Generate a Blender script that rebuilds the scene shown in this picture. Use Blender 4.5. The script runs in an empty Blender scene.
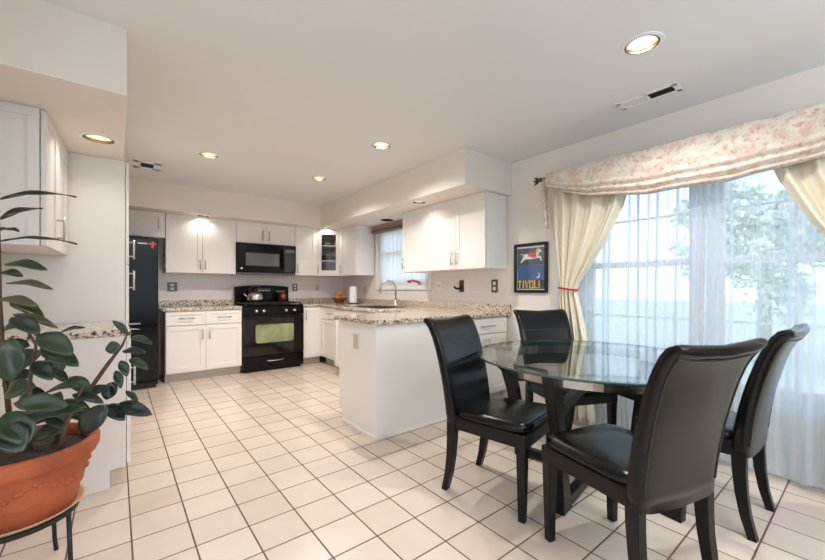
import bpy, bmesh, math, random
from mathutils import Vector, Matrix
PI = math.pi
random.seed(7)
sc = bpy.context.scene
COL = sc.collection

# ------------------------------------------------------------------ camera, world, light, exposure
EYE = 1.16
YAW = 0.6731
FPX, HOR = 372.2, 288.3
cam_data = bpy.data.cameras.new('camera')
cam = bpy.data.objects.new('camera', cam_data); COL.objects.link(cam)
cam.location = (0, 0, EYE)
cam.rotation_euler = (PI/2, 0, -YAW)
cam_data.sensor_width = 36.0
cam_data.lens = FPX/825*36
cam_data.shift_y = (HOR-280)/825
cam_data.clip_start = 0.03
sc.camera = cam

w = bpy.data.worlds.new('world'); sc.world = w; w.use_nodes = True
bg = w.node_tree.nodes['Background']
bg.inputs['Color'].default_value = (0.74, 0.86, 1.0, 1)
bg.inputs['Strength'].default_value = 1.2

def area_light(name, loc, rot, sx, sy, power, color):
    l = bpy.data.lights.new(name, 'AREA'); l.shape = 'RECTANGLE'; l.size = sx; l.size_y = sy
    l.energy = power; l.color = color
    o = bpy.data.objects.new(name, l); COL.objects.link(o)
    o.location = loc; o.rotation_euler = rot
    return o
# added unseen fill panels, facing up to brighten the room off the ceiling
area_light('rear_fill_uplight', (0.9, -2.2, 1.5), (math.radians(190), 0, 0), 4.0, 1.8, 150, (0.92, 0.96, 1.0))
area_light('side_fill_uplight', (-2.6, -0.2, 1.5), (math.radians(186), 0, -PI/2), 3.4, 1.4, 20, (0.92, 0.96, 1.0))
SPOT_W = 46.0
vs = sc.view_settings
vs.view_transform = 'Standard'; vs.look = 'None'; vs.gamma = 1.0; vs.use_curve_mapping = False
vs.exposure = 0.74

# ------------------------------------------------------------------ materials
def lin(c):
    return tuple((x/12.92 if x <= 0.04045 else ((x+0.055)/1.055)**2.4) for x in [v/255 for v in c]) + (1,)

def mat(name, rgb, rough=0.5, metal=0.0, noise=0.0, nscale=8.0, bump=0.0, bscale=60.0, coat=0.0, spec=0.5, trans=0.0, emit=None, estr=0.0):
    m = bpy.data.materials.new(name); m.use_nodes = True
    nt = m.node_tree; b = nt.nodes['Principled BSDF']
    c = lin(rgb)
    b.inputs['Base Color'].default_value = c
    b.inputs['Roughness'].default_value = rough
    b.inputs['Metallic'].default_value = metal
    b.inputs['Specular IOR Level'].default_value = spec
    b.inputs['Coat Weight'].default_value = coat
    b.inputs['Transmission Weight'].default_value = trans
    tc = nt.nodes.new('ShaderNodeTexCoord')
    if noise > 0:
        n = nt.nodes.new('ShaderNodeTexNoise'); n.inputs['Scale'].default_value = nscale; n.inputs['Detail'].default_value = 4
        nt.links.new(tc.outputs['Object'], n.inputs['Vector'])
        r = nt.nodes.new('ShaderNodeValToRGB')
        r.color_ramp.elements[0].position = 0.3; r.color_ramp.elements[1].position = 0.7
        r.color_ramp.elements[0].color = tuple(x*(1-noise) for x in c[:3])+(1,)
        r.color_ramp.elements[1].color = tuple(min(1, x*(1+noise*0.6)) for x in c[:3])+(1,)
        nt.links.new(n.outputs['Fac'], r.inputs['Fac']); nt.links.new(r.outputs['Color'], b.inputs['Base Color'])
    if bump > 0:
        n2 = nt.nodes.new('ShaderNodeTexNoise'); n2.inputs['Scale'].default_value = bscale; n2.inputs['Detail'].default_value = 3
        nt.links.new(tc.outputs['Object'], n2.inputs['Vector'])
        bp = nt.nodes.new('ShaderNodeBump'); bp.inputs['Strength'].default_value = bump; bp.inputs['Distance'].default_value = 0.01
        nt.links.new(n2.outputs['Fac'], bp.inputs['Height']); nt.links.new(bp.outputs['Normal'], b.inputs['Normal'])
    if emit:
        b.inputs['Emission Color'].default_value = lin(emit); b.inputs['Emission Strength'].default_value = estr
    return m

M = {}
M['wall'] = mat('wall_paint', (238, 231, 221), 0.75, noise=0.015, nscale=2, bump=0.05, bscale=180)
M['wall_darkened'] = mat('unseen_wall_darkened', (112, 102, 94), 0.75, noise=0.02, nscale=2)  # unseen walls darkened so the black leather reflects less light
M['ceil'] = mat('ceiling_paint', (236, 236, 236), 0.85, noise=0.01, nscale=2, bump=0.05, bscale=160)
M['trimw'] = mat('trim_white', (240, 240, 238), 0.4, noise=0.01)
M['cab'] = mat('cabinet_white', (240, 236, 231), 0.38, noise=0.012, nscale=3)
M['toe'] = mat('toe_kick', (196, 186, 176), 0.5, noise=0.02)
M['nickel'] = mat('brushed_nickel', (190, 186, 182), 0.32, metal=1.0, noise=0.05, nscale=40)
M['chrome'] = mat('chrome', (215, 215, 215), 0.12, metal=1.0, noise=0.02)
M['ring'] = mat('satin_ring', (196, 188, 178), 0.22, metal=1.0, noise=0.08, nscale=20)
M['black_app'] = mat('black_appliance', (9, 9, 9), 0.14, noise=0.05, spec=0.25)
M['black_glass'] = mat('black_glass', (8, 8, 9), 0.05, noise=0.02, coat=0.2)
M['black_matte'] = mat('black_iron', (20, 20, 20), 0.55, noise=0.1)
M['leather'] = mat('black_leather', (10, 10, 12), 0.20, noise=0.12, nscale=14, bump=0.06, bscale=240, spec=0.34)
M['wood'] = mat('espresso_wood', (14, 12, 12), 0.34, noise=0.2, nscale=10, spec=0.3)
M['piping'] = mat('leather_piping', (34, 33, 34), 0.35, noise=0.05)
M['terra'] = mat('terracotta', (172, 88, 54), 0.75, noise=0.3, nscale=7, bump=0.25, bscale=50)
M['soil'] = mat('soil', (58, 42, 32), 0.95, noise=0.4, nscale=30, bump=0.8, bscale=60)
M['leaf'] = mat('rubber_leaf', (44, 62, 38), 0.32, noise=0.3, nscale=7, coat=0.1)
M['leaf_dark'] = mat('rubber_leaf_dark', (34, 46, 36), 0.3, noise=0.3, nscale=7, coat=0.15)
M['leaf_bronze'] = mat('rubber_leaf_bronze', (88, 84, 58), 0.4, noise=0.25, nscale=7)
M['stem'] = mat('stem_bark', (98, 76, 58), 0.8, noise=0.3, nscale=25)
M['drape'] = mat('cream_drape', (232, 224, 202), 0.6, noise=0.05, nscale=3)
M['red'] = mat('red_cord', (190, 30, 60), 0.6, noise=0.08)
M['trim_n'] = mat('light_trim', (168, 160, 150), 0.4, metal=0.4, noise=0.04)
M['bronze'] = mat('dark_bronze', (92, 78, 62), 0.35, metal=0.8, noise=0.1)
M['cone'] = mat('reflector', (222, 214, 204), 0.35, metal=0.4, noise=0.03)
M['bulb'] = mat('bulb', (255, 244, 226), 0.5, noise=0.01, emit=(255, 240, 218), estr=3.0)
M['off'] = mat('unlit_baffle', (36, 33, 32), 0.5, noise=0.1)
M['vent'] = mat('vent_white', (246, 245, 244), 0.5, noise=0.01)
M['dark'] = mat('dark_gap', (40, 40, 42), 0.7, noise=0.05)
M['plate_steel'] = mat('plate_steel', (104, 101, 98), 0.4, metal=0.7, noise=0.05)
M['plate_beige'] = mat('plate_beige', (208, 196, 174), 0.45, noise=0.02)
M['ovenwin'] = mat('oven_window', (146, 152, 112), 0.10, noise=0.45, nscale=4, coat=0.6)
M['mwwin'] = mat('microwave_window', (92, 92, 94), 0.15, noise=0.06, coat=0.5)
M['copper'] = mat('copper_can', (150, 78, 54), 0.35, metal=0.6, noise=0.2, nscale=30)
M['steel'] = mat('stainless', (205, 200, 194), 0.18, metal=1.0, noise=0.04)
M['orange'] = mat('orange_peel', (214, 128, 32), 0.45, noise=0.12, nscale=20, bump=0.2, bscale=200)
M['bowl'] = mat('amber_bowl', (124, 62, 30), 0.15, noise=0.15, coat=0.5)
M['paper'] = mat('paper_towel', (246, 244, 240), 0.9, noise=0.02, bump=0.2, bscale=120)
M['shade'] = mat('roman_shade', (168, 152, 138), 0.8, noise=0.12, nscale=14)
M['china'] = mat('china', (206, 190, 176), 0.25, noise=0.03)
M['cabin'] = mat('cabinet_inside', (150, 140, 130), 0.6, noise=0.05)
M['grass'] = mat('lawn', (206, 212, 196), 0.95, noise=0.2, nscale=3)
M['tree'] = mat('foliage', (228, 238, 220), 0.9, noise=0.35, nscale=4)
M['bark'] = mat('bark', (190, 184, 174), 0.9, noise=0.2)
M['flower'] = mat('flower_pink', (196, 48, 84), 0.6, noise=0.15, nscale=40)
M['frame_black'] = mat('frame_black', (18, 17, 17), 0.35, noise=0.05)
M['poster_blue'] = mat('poster_blue', (44, 92, 142), 0.4, noise=0.08, nscale=5)
M['poster_grey'] = mat('poster_grey', (74, 74, 82), 0.4, noise=0.08, nscale=6)
M['p_white'] = mat('print_white', (238, 232, 222), 0.5, noise=0.03)
M['p_red'] = mat('print_red', (206, 74, 48), 0.5, noise=0.05)
M['p_gold'] = mat('print_gold', (224, 186, 104), 0.5, noise=0.05)
M['p_dark'] = mat('print_dark', (46, 40, 44), 0.5, noise=0.05)

def floor_mat():
    m = bpy.data.materials.new('floor_tile'); m.use_nodes = True
    nt = m.node_tree; N = nt.nodes; L = nt.links; b = N['Principled BSDF']
    T = 0.19416*EYE
    tc = N.new('ShaderNodeTexCoord'); mp = N.new('ShaderNodeMapping')
    mp.inputs['Location'].default_value = (-0.0572/T + 40, -2.8167/T + 40, 0)
    mp.inputs['Scale'].default_value = (1/T, 1/T, 1)
    L.new(tc.outputs['Object'], mp.inputs['Vector'])
    sp = N.new('ShaderNodeSeparateXYZ'); L.new(mp.outputs['Vector'], sp.inputs[0])
    def math_(op, a, v=None):
        n = N.new('ShaderNodeMath'); n.operation = op
        if hasattr(a, 'is_linked'): L.new(a, n.inputs[0])
        else: n.inputs[0].default_value = a
        if v is not None:
            if hasattr(v, 'is_linked'): L.new(v, n.inputs[1])
            else: n.inputs[1].default_value = v
        return n.outputs[0]
    def edge(o):
        f = math_('FRACT', o); return math_('MINIMUM', f, math_('SUBTRACT', 1.0, f))
    dist = math_('MINIMUM', edge(sp.outputs[0]), edge(sp.outputs[1]))
    mr = N.new('ShaderNodeMapRange'); mr.interpolation_type = 'SMOOTHSTEP'
    mr.inputs['From Min'].default_value = 0.012; mr.inputs['From Max'].default_value = 0.021
    L.new(dist, mr.inputs['Value'])
    fl = N.new('ShaderNodeVectorMath'); fl.operation = 'FLOOR'; L.new(mp.outputs['Vector'], fl.inputs[0])
    wn = N.new('ShaderNodeTexWhiteNoise'); wn.noise_dimensions = '3D'; L.new(fl.outputs[0], wn.inputs['Vector'])
    nz = N.new('ShaderNodeTexNoise'); nz.inputs['Scale'].default_value = 5; nz.inputs['Detail'].default_value = 6
    L.new(tc.outputs['Object'], nz.inputs['Vector'])
    mixv = math_('ADD', math_('MULTIPLY', wn.outputs['Value'], 0.35), math_('MULTIPLY', nz.outputs['Fac'], 0.65))
    r = N.new('ShaderNodeValToRGB')
    r.color_ramp.elements[0].position = 0.2; r.color_ramp.elements[0].color = lin((210, 192, 176))
    r.color_ramp.elements[1].position = 0.8; r.color_ramp.elements[1].color = lin((224, 210, 196))
    L.new(mixv, r.inputs['Fac'])
    mx = N.new('ShaderNodeMix'); mx.data_type = 'RGBA'
    L.new(mr.outputs['Result'], mx.inputs['Factor'])
    mx.inputs['A'].default_value = lin((112, 84, 66)); L.new(r.outputs['Color'], mx.inputs['B'])
    L.new(mx.outputs['Result'], b.inputs['Base Color'])
    rr = N.new('ShaderNodeMapRange'); rr.inputs['To Min'].default_value = 0.85; rr.inputs['To Max'].default_value = 0.26
    L.new(mr.outputs['Result'], rr.inputs['Value']); L.new(rr.outputs['Result'], b.inputs['Roughness'])
    bp = N.new('ShaderNodeBump'); bp.inputs['Strength'].default_value = 0.4; bp.inputs['Distance'].default_value = 0.003
    L.new(mr.outputs['Result'], bp.inputs['Height']); L.new(bp.outputs['Normal'], b.inputs['Normal'])
    return m
M['floor'] = floor_mat()

def granite_mat():
    m = bpy.data.materials.new('granite'); m.use_nodes = True
    nt = m.node_tree; N = nt.nodes; L = nt.links; b = N['Principled BSDF']
    tc = N.new('ShaderNodeTexCoord')
    n1 = N.new('ShaderNodeTexNoise'); n1.inputs['Scale'].default_value = 62; n1.inputs['Detail'].default_value = 5; n1.inputs['Roughness'].default_value = 0.65
    L.new(tc.outputs['Object'], n1.inputs['Vector'])
    r = N.new('ShaderNodeValToRGB'); cr = r.color_ramp
    cr.elements[0].position = 0.39; cr.elements[0].color = lin((40, 35, 34))
    cr.elements[1].position = 0.72; cr.elements[1].color = lin((232, 222, 208))
    e = cr.elements.new(0.44); e.color = lin((118, 98, 82))
    e = cr.elements.new(0.48); e.color = lin((196, 178, 158))
    e = cr.elements.new(0.56); e.color = lin((226, 214, 200))
    L.new(n1.outputs['Fac'], r.inputs['Fac'])
    v = N.new('ShaderNodeTexVoronoi'); v.inputs['Scale'].default_value = 40
    L.new(tc.outputs['Object'], v.inputs['Vector'])
    r2 = N.new('ShaderNodeValToRGB'); r2.color_ramp.elements[0].position = 0.06; r2.color_ramp.elements[1].position = 0.2
    r2.color_ramp.elements[0].color = lin((128, 124, 122)); r2.color_ramp.elements[1].color = (1, 1, 1, 1)
    L.new(v.outputs['Distance'], r2.inputs['Fac'])
    mx = N.new('ShaderNodeMix'); mx.data_type = 'RGBA'; mx.blend_type = 'MULTIPLY'; mx.inputs['Factor'].default_value = 0.8
    L.new(r.outputs['Color'], mx.inputs['A']); L.new(r2.outputs['Color'], mx.inputs['B'])
    L.new(mx.outputs['Result'], b.inputs['Base Color'])
    b.inputs['Roughness'].default_value = 0.12
    return m
M['granite'] = granite_mat()

def tile_mat(name, axis):
    m = bpy.data.materials.new(name); m.use_nodes = True
    nt = m.node_tree; N = nt.nodes; L = nt.links; b = N['Principled BSDF']
    tc = N.new('ShaderNodeTexCoord'); sp = N.new('ShaderNodeSeparateXYZ'); cb = N.new('ShaderNodeCombineXYZ')
    L.new(tc.outputs['Object'], sp.inputs[0])
    L.new(sp.outputs[axis], cb.inputs[0]); L.new(sp.outputs[2], cb.inputs[1])
    br = N.new('ShaderNodeTexBrick'); L.new(cb.outputs[0], br.inputs['Vector'])
    br.inputs['Scale'].default_value = 1.0; br.inputs['Brick Width'].default_value = 0.15; br.inputs['Row Height'].default_value = 0.076
    br.inputs['Mortar Size'].default_value = 0.0022; br.inputs['Mortar Smooth'].default_value = 0.3
    br.inputs['Color1'].default_value = lin((238, 231, 226)); br.inputs['Color2'].default_value = lin((235, 228, 223))
    br.inputs['Mortar'].default_value = lin((222, 214, 208))
    L.new(br.outputs['Color'], b.inputs['Base Color']); b.inputs['Roughness'].default_value = 0.2
    bp = N.new('ShaderNodeBump'); bp.inputs['Strength'].default_value = 0.25; bp.inputs['Distance'].default_value = 0.002; bp.invert = True
    L.new(br.outputs['Fac'], bp.inputs['Height']); L.new(bp.outputs['Normal'], b.inputs['Normal'])
    return m
M['tile_x'] = tile_mat('wall_tile_back', 0)
M['tile_y'] = tile_mat('wall_tile_side', 1)

def floral_mat():
    m = bpy.data.materials.new('floral_chintz'); m.use_nodes = True
    nt = m.node_tree; N = nt.nodes; L = nt.links; b = N['Principled BSDF']
    tc = N.new('ShaderNodeTexCoord')
    def layer(scale, lo, hi, off):
        mp = N.new('ShaderNodeMapping'); mp.inputs['Location'].default_value = (off, off*2, off*3); L.new(tc.outputs['Object'], mp.inputs[0])
        n = N.new('ShaderNodeTexNoise'); n.inputs['Scale'].default_value = scale; n.inputs['Detail'].default_value = 3; n.inputs['Roughness'].default_value = 0.6
        L.new(mp.outputs[0], n.inputs['Vector'])
        r = N.new('ShaderNodeMapRange'); r.inputs['From Min'].default_value = lo; r.inputs['From Max'].default_value = hi
        L.new(n.outputs['Fac'], r.inputs['Value']); return r.outputs['Result']
    def mix(f, a, c):
        mx = N.new('ShaderNodeMix'); mx.data_type = 'RGBA'; L.new(f, mx.inputs['Factor'])
        if isinstance(a, tuple): mx.inputs['A'].default_value = a
        else: L.new(a, mx.inputs['A'])
        mx.inputs['B'].default_value = c; return mx.outputs['Result']
    c = mix(layer(20, 0.53, 0.62, 4), lin((230, 222, 208)), lin((206, 202, 184)))
    c = mix(layer(15, 0.52, 0.63, 9), c, lin((224, 194, 180)))
    c = mix(layer(32, 0.56, 0.66, 17), c, lin((212, 168, 154)))
    L.new(c, b.inputs['Base Color']); b.inputs['Roughness'].default_value = 0.7
    return m
M['floral'] = floral_mat()

def sheer_mat(name, col, see):
    m = bpy.data.materials.new(name); m.use_nodes = True
    nt = m.node_tree; N = nt.nodes; L = nt.links
    for n in list(N): N.remove(n)
    out = N.new('ShaderNodeOutputMaterial')
    tr = N.new('ShaderNodeBsdfTransparent'); tl = N.new('ShaderNodeBsdfTranslucent'); df = N.new('ShaderNodeBsdfDiffuse')
    tl.inputs['Color'].default_value = col; df.inputs['Color'].default_value = col
    m1 = N.new('ShaderNodeMixShader'); m1.inputs[0].default_value = 0.4
    L.new(tl.outputs[0], m1.inputs[1]); L.new(df.outputs[0], m1.inputs[2])
    lw = N.new('ShaderNodeLayerWeight'); lw.inputs['Blend'].default_value = 0.5
    mr = N.new('ShaderNodeMapRange'); mr.inputs['From Min'].default_value = 0.04; mr.inputs['From Max'].default_value = 0.42; mr.inputs['To Min'].default_value = see; mr.inputs['To Max'].default_value = see*0.1
    L.new(lw.outputs['Facing'], mr.inputs['Value'])
    m2 = N.new('ShaderNodeMixShader'); L.new(mr.outputs['Result'], m2.inputs[0])
    L.new(m1.outputs[0], m2.inputs[1]); L.new(tr.outputs[0], m2.inputs[2])
    L.new(m2.outputs[0], out.inputs['Surface'])
    return m
M['sheer'] = sheer_mat('sheer_voile', (0.76, 0.84, 0.93, 1), 0.64)
M['sheer2'] = sheer_mat('sheer_voile_small', (0.9, 0.92, 0.95, 1), 0.25)

def thin_glass(name, tint, refl=1.0):
    m = bpy.data.materials.new(name); m.use_nodes = True
    nt = m.node_tree; N = nt.nodes; L = nt.links
    for n in list(N): N.remove(n)
    out = N.new('ShaderNodeOutputMaterial'); tr = N.new('ShaderNodeBsdfTransparent'); gl = N.new('ShaderNodeBsdfGlossy')
    tr.inputs['Color'].default_value = tint; gl.inputs['Roughness'].default_value = 0.0
    lw = N.new('ShaderNodeLayerWeight'); lw.inputs['Blend'].default_value = 0.5
    pw = N.new('ShaderNodeMath'); pw.operation = 'POWER'; pw.inputs[1].default_value = 5.0; L.new(lw.outputs['Facing'], pw.inputs[0])
    mu = N.new('ShaderNodeMath'); mu.operation = 'MULTIPLY_ADD'; mu.inputs[1].default_value = 0.95*refl; mu.inputs[2].default_value = 0.045*refl; L.new(pw.outputs[0], mu.inputs[0])
    mx = N.new('ShaderNodeMixShader'); L.new(mu.outputs[0], mx.inputs[0]); L.new(tr.outputs[0], mx.inputs[1]); L.new(gl.outputs[0], mx.inputs[2])
    L.new(mx.outputs[0], out.inputs['Surface'])
    return m
M['pane'] = thin_glass('window_glass', (0.96, 0.98, 1, 1), 0.8)
M['glass'] = thin_glass('table_glass', (0.90, 0.96, 0.94, 1), 1.0)
M['glass_edge'] = mat('glass_edge', (52, 84, 80), 0.08, noise=0.02, coat=0.5)
M['cabglass'] = thin_glass('cabinet_glass', (0.93, 0.93, 0.93, 1), 1.0)

# ------------------------------------------------------------------ mesh helpers
class MB:
    def __init__(s): s.bm = bmesh.new()
    def box(s, x0, x1, y0, y1, z0, z1):
        v = [s.bm.verts.new(p) for p in ((x0,y0,z0),(x1,y0,z0),(x1,y1,z0),(x0,y1,z0),(x0,y0,z1),(x1,y0,z1),(x1,y1,z1),(x0,y1,z1))]
        for f in ((3,2,1,0),(4,5,6,7),(0,1,5,4),(1,2,6,5),(2,3,7,6),(3,0,4,7)): s.bm.faces.new([v[i] for i in f])
        return s
    def loft(s, rings, cap=True, closed=True):
        R = [[s.bm.verts.new(p) for p in r] for r in rings]
        n = len(R[0])
        for a, b in zip(R[:-1], R[1:]):
            for i in range(n if closed else n-1):
                j = (i+1) % n
                s.bm.faces.new((a[i], a[j], b[j], b[i]))
        if cap and closed:
            s.bm.faces.new(R[0][::-1]); s.bm.faces.new(R[-1])
        return s
    def tube(s, pts, r, n=10, cap=True):
        pts = [Vector(p) for p in pts]
        rs = r if isinstance(r, (list, tuple)) else [r]*len(pts)
        rings = []; prev = None
        for i, p in enumerate(pts):
            t = (pts[min(i+1, len(pts)-1)]-pts[max(i-1, 0)]).normalized()
            if prev is None:
                a = Vector((0,0,1)) if abs(t.z) < 0.9 else Vector((1,0,0))
                u = t.cross(a).normalized()
            else:
                u = (prev - t*prev.dot(t)).normalized()
            prev = u; v = t.cross(u)
            rings.append([p + (u*math.cos(2*PI*k/n)+v*math.sin(2*PI*k/n))*rs[i] for k in range(n)])
        return s.loft(rings, cap)
    def lathe(s, prof, n=32, c=(0,0,0), cap=False, axis='z'):
        rings = []
        for r, z in prof:
            ring = []
            for k in range(n):
                a = 2*PI*k/n
                p = (r*math.cos(a), r*math.sin(a), z)
                if axis == 'y': p = (p[0], z, -p[1])
                if axis == 'x': p = (z, p[0], p[1])
                ring.append((p[0]+c[0], p[1]+c[1], p[2]+c[2]))
            rings.append(ring)
        return s.loft(rings, cap)
    def ball(s, c, r, sz=1.0, seg=14):
        prof = [(max(1e-4, r*math.sin(PI*i/10)), -r*sz*math.cos(PI*i/10)) for i in range(11)]
        return s.lathe(prof, seg, c)
    def prism(s, pts, z0, z1):
        return s.loft([[(x, y, z0) for x, y in pts], [(x, y, z1) for x, y in pts]])
    def poly(s, pts):
        s.bm.faces.new([s.bm.verts.new(p) for p in pts]); return s
    def grid(s, nu, nv, f):
        V = [[s.bm.verts.new(f(i/nu, j/nv)) for j in range(nv+1)] for i in range(nu+1)]
        for i in range(nu):
            for j in range(nv): s.bm.faces.new((V[i][j], V[i+1][j], V[i+1][j+1], V[i][j+1]))
        return s
    def build(s, name, m, parent=None, bevel=0, smooth=False, solid=0, seg=2, sub=0):
        bmesh.ops.remove_doubles(s.bm, verts=s.bm.verts, dist=1e-6)
        bmesh.ops.recalc_face_normals(s.bm, faces=s.bm.faces)
        me = bpy.data.meshes.new(name); s.bm.to_mesh(me); s.bm.free()
        if smooth:
            for p in me.polygons: p.use_smooth = True
        me.materials.append(m)
        o = bpy.data.objects.new(name, me); COL.objects.link(o)
        if parent: o.parent = parent
        if solid:
            d = o.modifiers.new('solid', 'SOLIDIFY'); d.thickness = solid; d.offset = 0
        if bevel:
            d = o.modifiers.new('bevel', 'BEVEL'); d.width = bevel; d.segments = seg; d.limit_method = 'ANGLE'; d.angle_limit = 0.6
        if sub:
            d = o.modifiers.new('sub', 'SUBSURF'); d.levels = sub; d.render_levels = sub
        return o

def tag(o, label, cat, group=None):
    o['label'] = label; o['category'] = cat
    if group: o['group'] = group
    return o
def thing(name, label, cat, loc=(0,0,0), rz=0, group=None):
    o = bpy.data.objects.new(name, None); COL.objects.link(o); o.empty_display_size = 0.05
    o.location = loc; o.rotation_euler = (0, 0, rz)
    return tag(o, label, cat, group)
def struct(o): o['kind'] = 'structure'; return o
def copy_tree(o, parent=None):
    c = o.copy(); COL.objects.link(c)
    if parent: c.parent = parent
    for ch in list(o.children): copy_tree(ch, c)
    return c
def cut(o, cutters):
    for c in cutters:
        d = o.modifiers.new('cut', 'BOOLEAN'); d.operation = 'DIFFERENCE'; d.object = c; d.solver = 'EXACT'
    bpy.context.view_layer.update()
    dg = bpy.context.evaluated_depsgraph_get()
    me = bpy.data.meshes.new_from_object(o.evaluated_get(dg))
    o.modifiers.clear(); o.data = me
    for c in cutters: bpy.data.objects.remove(c)
def cyl_cutter(x, y, z, r, h):
    b = MB(); b.lathe([(r, z-0.02), (r, z+h)], 32, (x, y, 0), cap=True); return b.build('cutter', M['dark'])

# ------------------------------------------------------------------ the room
XR, YB, ZC, XL, ZS = 3.2, 6.0, 2.45, -0.60, 2.12
struct(MB().box(-3.6, XR+0.15, -0.7, YB+0.15, -0.1, 0).build('floor', M['floor']))
struct(MB().box(-3.6, XR+0.15, -3.6, -0.7, -0.1, 0).build('floor_darkened', mat('unseen_floor_darkened', (104, 90, 78), 0.95, noise=0.15, nscale=30)))  # unseen dark floor added so the chair backs reflect less light
lights_c = [(2.174, 0.782), (1.873, 2.80), (0.705, 4.043), (1.861, 4.091)]
ceil = struct(MB().box(-3.6, XR+0.15, -3.6, YB+0.15, ZC, ZC+0.25).build('ceiling', M['ceil']))
cut(ceil, [cyl_cutter(x, y, ZC, 0.082, 0.12) for x, y in lights_c])
struct(MB().box(XL-0.15, XR+0.15, YB, YB+0.15, 0, ZC).build('wall_back', M['wall']))
struct(MB().box(XL-0.15, XL, 2.0, YB, 0, ZC).build('wall_left', M['wall']))
struct(MB().box(-3.6, XL-0.15, 2.0, 2.15, 0, ZC).build('wall_dining', M['wall']))
W1 = (-0.10, 1.62, 0.45, 2.06)     # y0 y1 z0 z1 of the dining window
W2 = (3.66, 4.86, 1.20, 2.06)      # window over the sink
b = MB()
struct(MB().box(XR, XR+0.15, -3.6, -0.75, 0, ZC).build('wall_darkened', M['wall_darkened']))  # unseen stretch of the right wall, darkened for the chair reflections
b.box(XR, XR+0.15, -0.75, W1[0], 0, ZC).box(XR, XR+0.15, W1[0], W1[1], 0, W1[2]).box(XR, XR+0.15, W1[0], W1[1], W1[3], ZC)
b.box(XR, XR+0.15, W1[1], W2[0], 0, ZC).box(XR, XR+0.15, W2[0], W2[1], 0, W2[2]).box(XR, XR+0.15, W2[0], W2[1], W2[3], ZC)
b.box(XR, XR+0.15, W2[1], YB, 0, ZC)
struct(b.build('wall_right', M['wall']))
b = MB()   # wall behind the camera, with a wide window opening
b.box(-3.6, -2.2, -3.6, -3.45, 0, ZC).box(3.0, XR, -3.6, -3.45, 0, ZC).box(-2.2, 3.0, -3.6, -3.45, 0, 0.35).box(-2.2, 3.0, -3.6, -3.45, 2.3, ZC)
struct(b.build('wall_rear', M['wall_darkened']))
b = MB()
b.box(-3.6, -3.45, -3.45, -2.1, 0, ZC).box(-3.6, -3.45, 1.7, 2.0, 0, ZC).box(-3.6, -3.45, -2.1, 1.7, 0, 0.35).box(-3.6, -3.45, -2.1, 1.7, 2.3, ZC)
struct(b.build('wall_side', M['wall_darkened']))
struct(MB().box(XR-0.012, XR, -3.4, 2.38, 0, 0.09).build('baseboard_right', M['trimw'], bevel=0.004))

# soffits
SB, SR, SL = 5.44, 2.506, 0.045
sl = struct(MB().box(XL, SL, 2.34, SB, ZS, ZC).build('soffit_left', M['wall'])); cut(sl, [cyl_cutter(-0.085, 3.12, ZS, 0.082, 0.12)])
sb = struct(MB().box(XL, XR, SB, YB, ZS, ZC).build('soffit_back', M['wall'])); cut(sb, [cyl_cutter(0.90, 5.555, ZS, 0.072, 0.12), cyl_cutter(2.63, 5.525, ZS, 0.072, 0.12)])
sr = struct(MB().box(SR, XR, 2.37, SB, ZS, ZC).build('soffit_right', M['wall'])); cut(sr, [cyl_cutter(2.64, 3.19, ZS, 0.075, 0.12), cyl_cutter(2.98, 4.31, ZS, 0.075, 0.12)])

# white wall tile between counter and wall cabinets
b = MB().box(0.44, XR-0.012, YB-0.012, YB, 0.88, 1.40)
struct(b.build('backsplash_back', M['tile_x']))
b = MB(); t = XR-0.010
b.box(t, XR, 2.42, W2[0]-0.07, 0.88, 1.40).box(t, XR, W2[0]-0.07, W2[1]+0.07, 0.88, W2[2]-0.07).box(t, XR, W2[1]+0.07, YB-0.012, 0.88, 1.40)
struct(b.build('backsplash_right', M['tile_y']))

# windows
def window(name, y0, y1, z0, z1, units, rails):
    root = bpy.data.objects.new(name, None); COL.objects.link(root); struct(root); root.location = (XR, (y0+y1)/2, z0)
    cy = (y0+y1)/2; a, c = y0-cy, y1-cy; H = z1-z0
    b = MB(); f = 0.045
    b.box(0.02, 0.12, a, a+f, 0, H).box(0.02, 0.12, c-f, c, 0, H).box(0.02, 0.12, a+f, c-f, 0, f).box(0.02, 0.12, a+f, c-f, H-f, H)
    b.build('frame', M['trimw'], root, bevel=0.003)
    b = MB(); k = 0.06
    b.box(-0.018, 0, a-k, a, -k, H+k).box(-0.018, 0, c, c+k, -k, H+k).box(-0.018, 0, a, c, H, H+k).box(-0.03, 0.02, a, c, -k, 0)
    b.build('casing', M['trimw'], root, bevel=0.003)
    n = units; wd = (c-a)/n
    for i in range(1, n):
        y = a+wd*i; MB().box(0.0, 0.12, y-0.07, y+0.07, f, H-f).build('mullion', M['trimw'], root, bevel=0.003)
    for i in range(n):
        p, q = a+wd*i+(0.07 if i else f), a+wd*(i+1)-(0.07 if i < n-1 else f)
        b = MB()
        b.box(0.05, 0.09, p, p+0.03, f, H-f).box(0.05, 0.09, q-0.03, q, f, H-f)
        b.box(0.04, 0.10, p, q, H*0.56-0.025, H*0.56+0.025)
        b.box(0.05, 0.09, p, q, f, f+0.04).box(0.05, 0.09, p, q, H-f-0.03, H-f)
        for r in rails: b.box(0.062, 0.078, p, q, H*r-0.008, H*r+0.008)
        m_ = (p+q)/2; b.box(0.062, 0.078, m_-0.008, m_+0.008, f, H-f)
        sash = b.build('sash', M['trimw'], root)
        MB().box(0.068, 0.072, p, q, f, H-f).build('pane', M['pane'], sash)
    return root
window('window_1', W1[0], W1[1], W1[2], W1[3], 2, (0.30, 0.78))
window('window_2', W2[0], W2[1], W2[2], W2[3], 1, ())

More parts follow.
